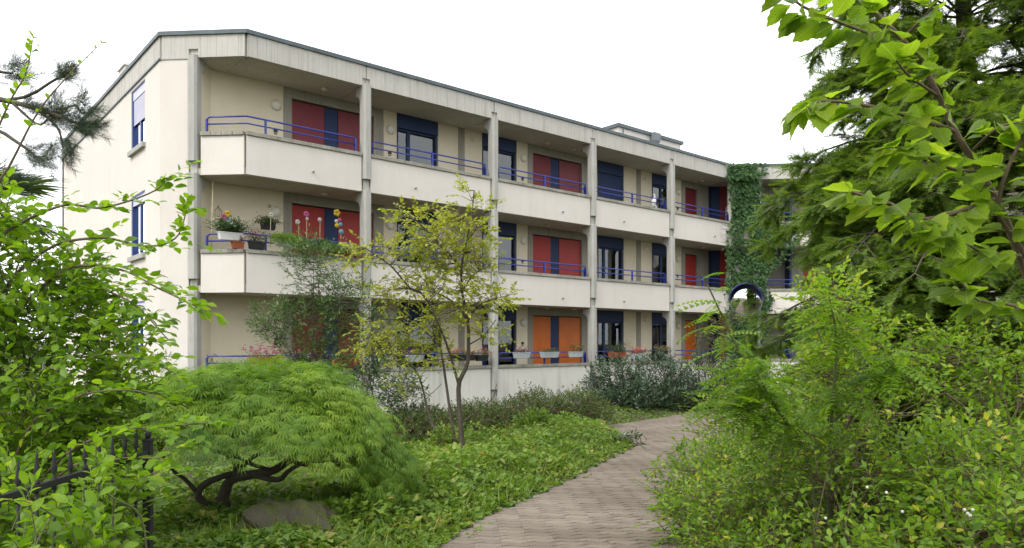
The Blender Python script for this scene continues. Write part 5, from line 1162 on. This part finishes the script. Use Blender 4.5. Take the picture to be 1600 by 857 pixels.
FB('flower_box', 'terracotta box with a red geranium behind the holly', 9.0, 1.40, .7, 'terracotta', 'lf_ground', 'fl_red', 211, .30, fl_n=40)
FB('flower_box', 'small dark potted plant on the corner rail between pink geraniums and holly', 7.85, 1.44, .4, 'black', 'lf_laurel', 'fl_white', 212, .26, fl_n=14)
# the planted first floor balcony
z1_ = COPE[1] + .01
FB('planter', 'white trough with bushy grey green plants at the left end of the planted balcony', 6.18, z1_ + .19, .55, 'white', 'lf_ivy', 'fl_white', 221, .55, fl_n=40, n=1500, y=17.45, size=.06, width=1.2, group='planters on the first floor corner balcony', cat='planter')
FB('planter', 'small terracotta and white pot on the coping of the planted balcony', 6.34, z1_, .26, 'terracotta', 'lf_ground', 'fl_pink', 222, .22, fl_n=20, n=90, y=17.42, group='planters on the first floor corner balcony', cat='planter', bh=.14)
FB('planter', 'dark pot with trailing leaves right of the balcony corner', 6.72, z1_, .36, 'black', 'lf_laurel', 'fl_pink', 223, .42, fl_n=26, n=420, group='planters on the first floor corner balcony', cat='planter', y=YF + .0)
FB('planter', 'trough with a cushion of yellow green foliage spilling over the coping', 7.42, z1_ + .12, .55, 'greybox', 'lf_robinia', 'fl_yellow', 224, .55, .55, n=2600, fl_n=0, size=.05, width=1.4, group='planters on the first floor corner balcony', cat='planter')
FB('planter', 'long red trough with green trailing plants in the middle of the balcony', 8.15, z1_ + .02, .80, 'terracotta', 'lf_ivy', 'fl_pink', 225, .60, .5, n=2400, fl_n=16, size=.06, width=1.3, group='planters on the first floor corner balcony', cat='planter')
FB('planter', 'second red trough with green trailers nearer the column', 8.72, z1_ + .02, .55, 'terracotta', 'lf_ground', 'fl_pink', 226, .52, .6, n=1700, fl_n=0, size=.06, width=1.3, group='planters on the first floor corner balcony', cat='planter')
FB('planter', 'small trough with yellowing leaves against the first full column', 9.24, z1_ + .02, .42, 'terracotta', 'lf_yellow', 'fl_pink', 227, .50, .6, n=1300, fl_n=0, size=.055, width=1.4, group='planters on the first floor corner balcony', cat='planter')
FB('hanging_plant', 'dark bushy plant in a wall basket left of the red doors', 7.35, 4.85, .35, 'black', 'lf_holly', 'fl_pink', 228, .45, .3, n=1000, fl_n=16, y=18.1, size=.05, width=1.6, cat='plant', group=None)
# ornaments on sticks
def stick(name, label, x, y, z0, z1, head):
    e = empty(name, (x, y, z0), label, 'ornament', 'ornaments on sticks in the planted balcony'); MB().tube([(x, y, z0), (x + .01, y, z1)], .006, 5).build('stick', M['bamboo'], e)
    for nm, mt, dx, dz, r, k in head:
        m = MB()
        if k == 'disc': m.lathe((x + dx, y, z1 + dz), [(r * .2, .014), (r * .8, .006), (r * .8, -.004), (r * .2, -.01)], 18, 'y')
        else:
            for q in range(5):
                t = 2 * math.pi * q / 5; m.lathe((x + dx + r * .6 * math.cos(t), y, z1 + dz + r * .6 * math.sin(t)), [(r * .1, .015), (r * .5, .004), (r * .5, -.008), (r * .1, -.015)], 10, 'y')
        m.build(nm, M[mt], e, 0, True)
yy = YF + .1
stick('garden_ornament', 'pink flower ornament on a stick before the left red door', 8.03, yy, 4.3, 5.12, [('bloom', 'fl_pink', 0, .1, .075, 'fl'), ('petals', 'fl_white', .02, -.01, .04, 'fl')])
stick('garden_ornament', 'pale lily ornament on a stick left of the pink flower', 7.82, yy, 4.3, 4.92, [('bloom', 'fl_white', -.02, .08, .06, 'fl')])
stick('garden_ornament', 'round pale blue disc on a stick before the red door', 8.39, yy, 4.3, 5.10, [('disc', 'fl_white', 0, .02, .068, 'disc'), ('centre', 'fl_sky', 0, .02, .045, 'disc')])
stick('garden_ornament', 'bunch of yellow, pink and blue discs on a stick before the blue panel', 8.97, yy, 4.3, 4.80, [('disc', 'fl_yellow', -.10, .55, .09, 'fl'), ('disc', 'fl_pink', -.03, .37, .07, 'disc'), ('disc', 'fl_white', -.12, .33, .065, 'disc'), ('disc', 'fl_yellow', -.10, .22, .08, 'disc'), ('disc', 'fl_sky', .0, .26, .07, 'disc'), ('disc', 'fl_sky', .02, .07, .09, 'disc')])
stick('garden_ornament', 'colourful pinwheel flower standing in the left trough', 6.10, 17.5, 4.5, 4.95, [('bloom', 'fl_yellow', .03, .08, .08, 'fl'), ('bloom', 'fl_pink', -.05, .0, .08, 'fl'), ('bloom', 'fl_sky', .04, -.06, .06, 'fl')])
stick('garden_ornament', 'slender pale figure on a stick beside the wall lamp', 7.10, yy, 4.3, 5.22, [('bloom', 'fl_dry', -.03, .10, .05, 'fl'), ('bloom', 'fl_white', .03, -.12, .06, 'fl')])
# birdcage on a bamboo pole at the column
bx_ = Vector(fr_ch(1.16, .22, 0)); bp = empty('bamboo_pole', (bx_.x, bx_.y, FLR[1]), 'pale bamboo pole leaning by the first column of the planted balcony', 'pole')
MB().tube([(bx_.x - .02, bx_.y, FLR[1]), (bx_.x + .05, bx_.y + .03, 5.9)], .013, 6).build('cane', M['bamboo'], bp, 0, True)
cg = empty('bird_cage', (bx_.x + .12, bx_.y, 5.0), 'small wooden bird cage hanging beside the first column', 'bird cage')
cx_, cy_, cz_ = bx_.x + .17, bx_.y + .02, 4.98
MB().box(cx_ - .12, cx_ + .12, cy_ - .10, cy_ + .10, cz_, cz_ + .02).build('base', M['bamboo'], cg)
for q in range(12):
    t = 2 * math.pi * q / 12; x_, y_ = cx_ + .095 * math.cos(t), cy_ + .085 * math.sin(t)
    MB().tube([(x_, y_, cz_ + .02), (x_, y_, cz_ + .2), (cx_ + .04 * math.cos(t), cy_ + .04 * math.sin(t), cz_ + .27), (cx_, cy_, cz_ + .3)], .004, 4).build('bar', M['twig'], cg)
MB().lathe((cx_, cy_, cz_ + .29), [(.02, 0), (.025, .02), (.006, .05)], 8).build('knob', M['twig'], cg)
# white bird figure on the top floor
bx2 = 22.12; by2 = 17.6; bd = MB()
bd.tube([(bx2 - .06, by2, 7.05), (bx2 - .04, by2, 7.2), (bx2 - .01, by2, 7.34), (bx2 + .04, by2, 7.42), (bx2 + .05, by2, 7.52), (bx2 + .02, by2, 7.60), (bx2 - .05, by2, 7.60)], [.02, .085, .11, .07, .035, .04, .008], 10)
e = empty('bird_figure', (bx2, by2, 7.0), 'white bird figure standing behind the top floor rail', 'figurine'); bd.build('body', M['white'], e, 0, True)
MB().tube([(bx2 - .01, by2, 7.15), (bx2 - .01, by2, FLR[2])], .01, 5).build('leg', M['zinc'], e); MB().tube([(bx2 + .05, by2, 7.2), (bx2 + .2, by2, 7.06), (bx2 + .24, by2, 7.0)], [.06, .035, .008], 8).build('tail', M['white'], e, 0, True)
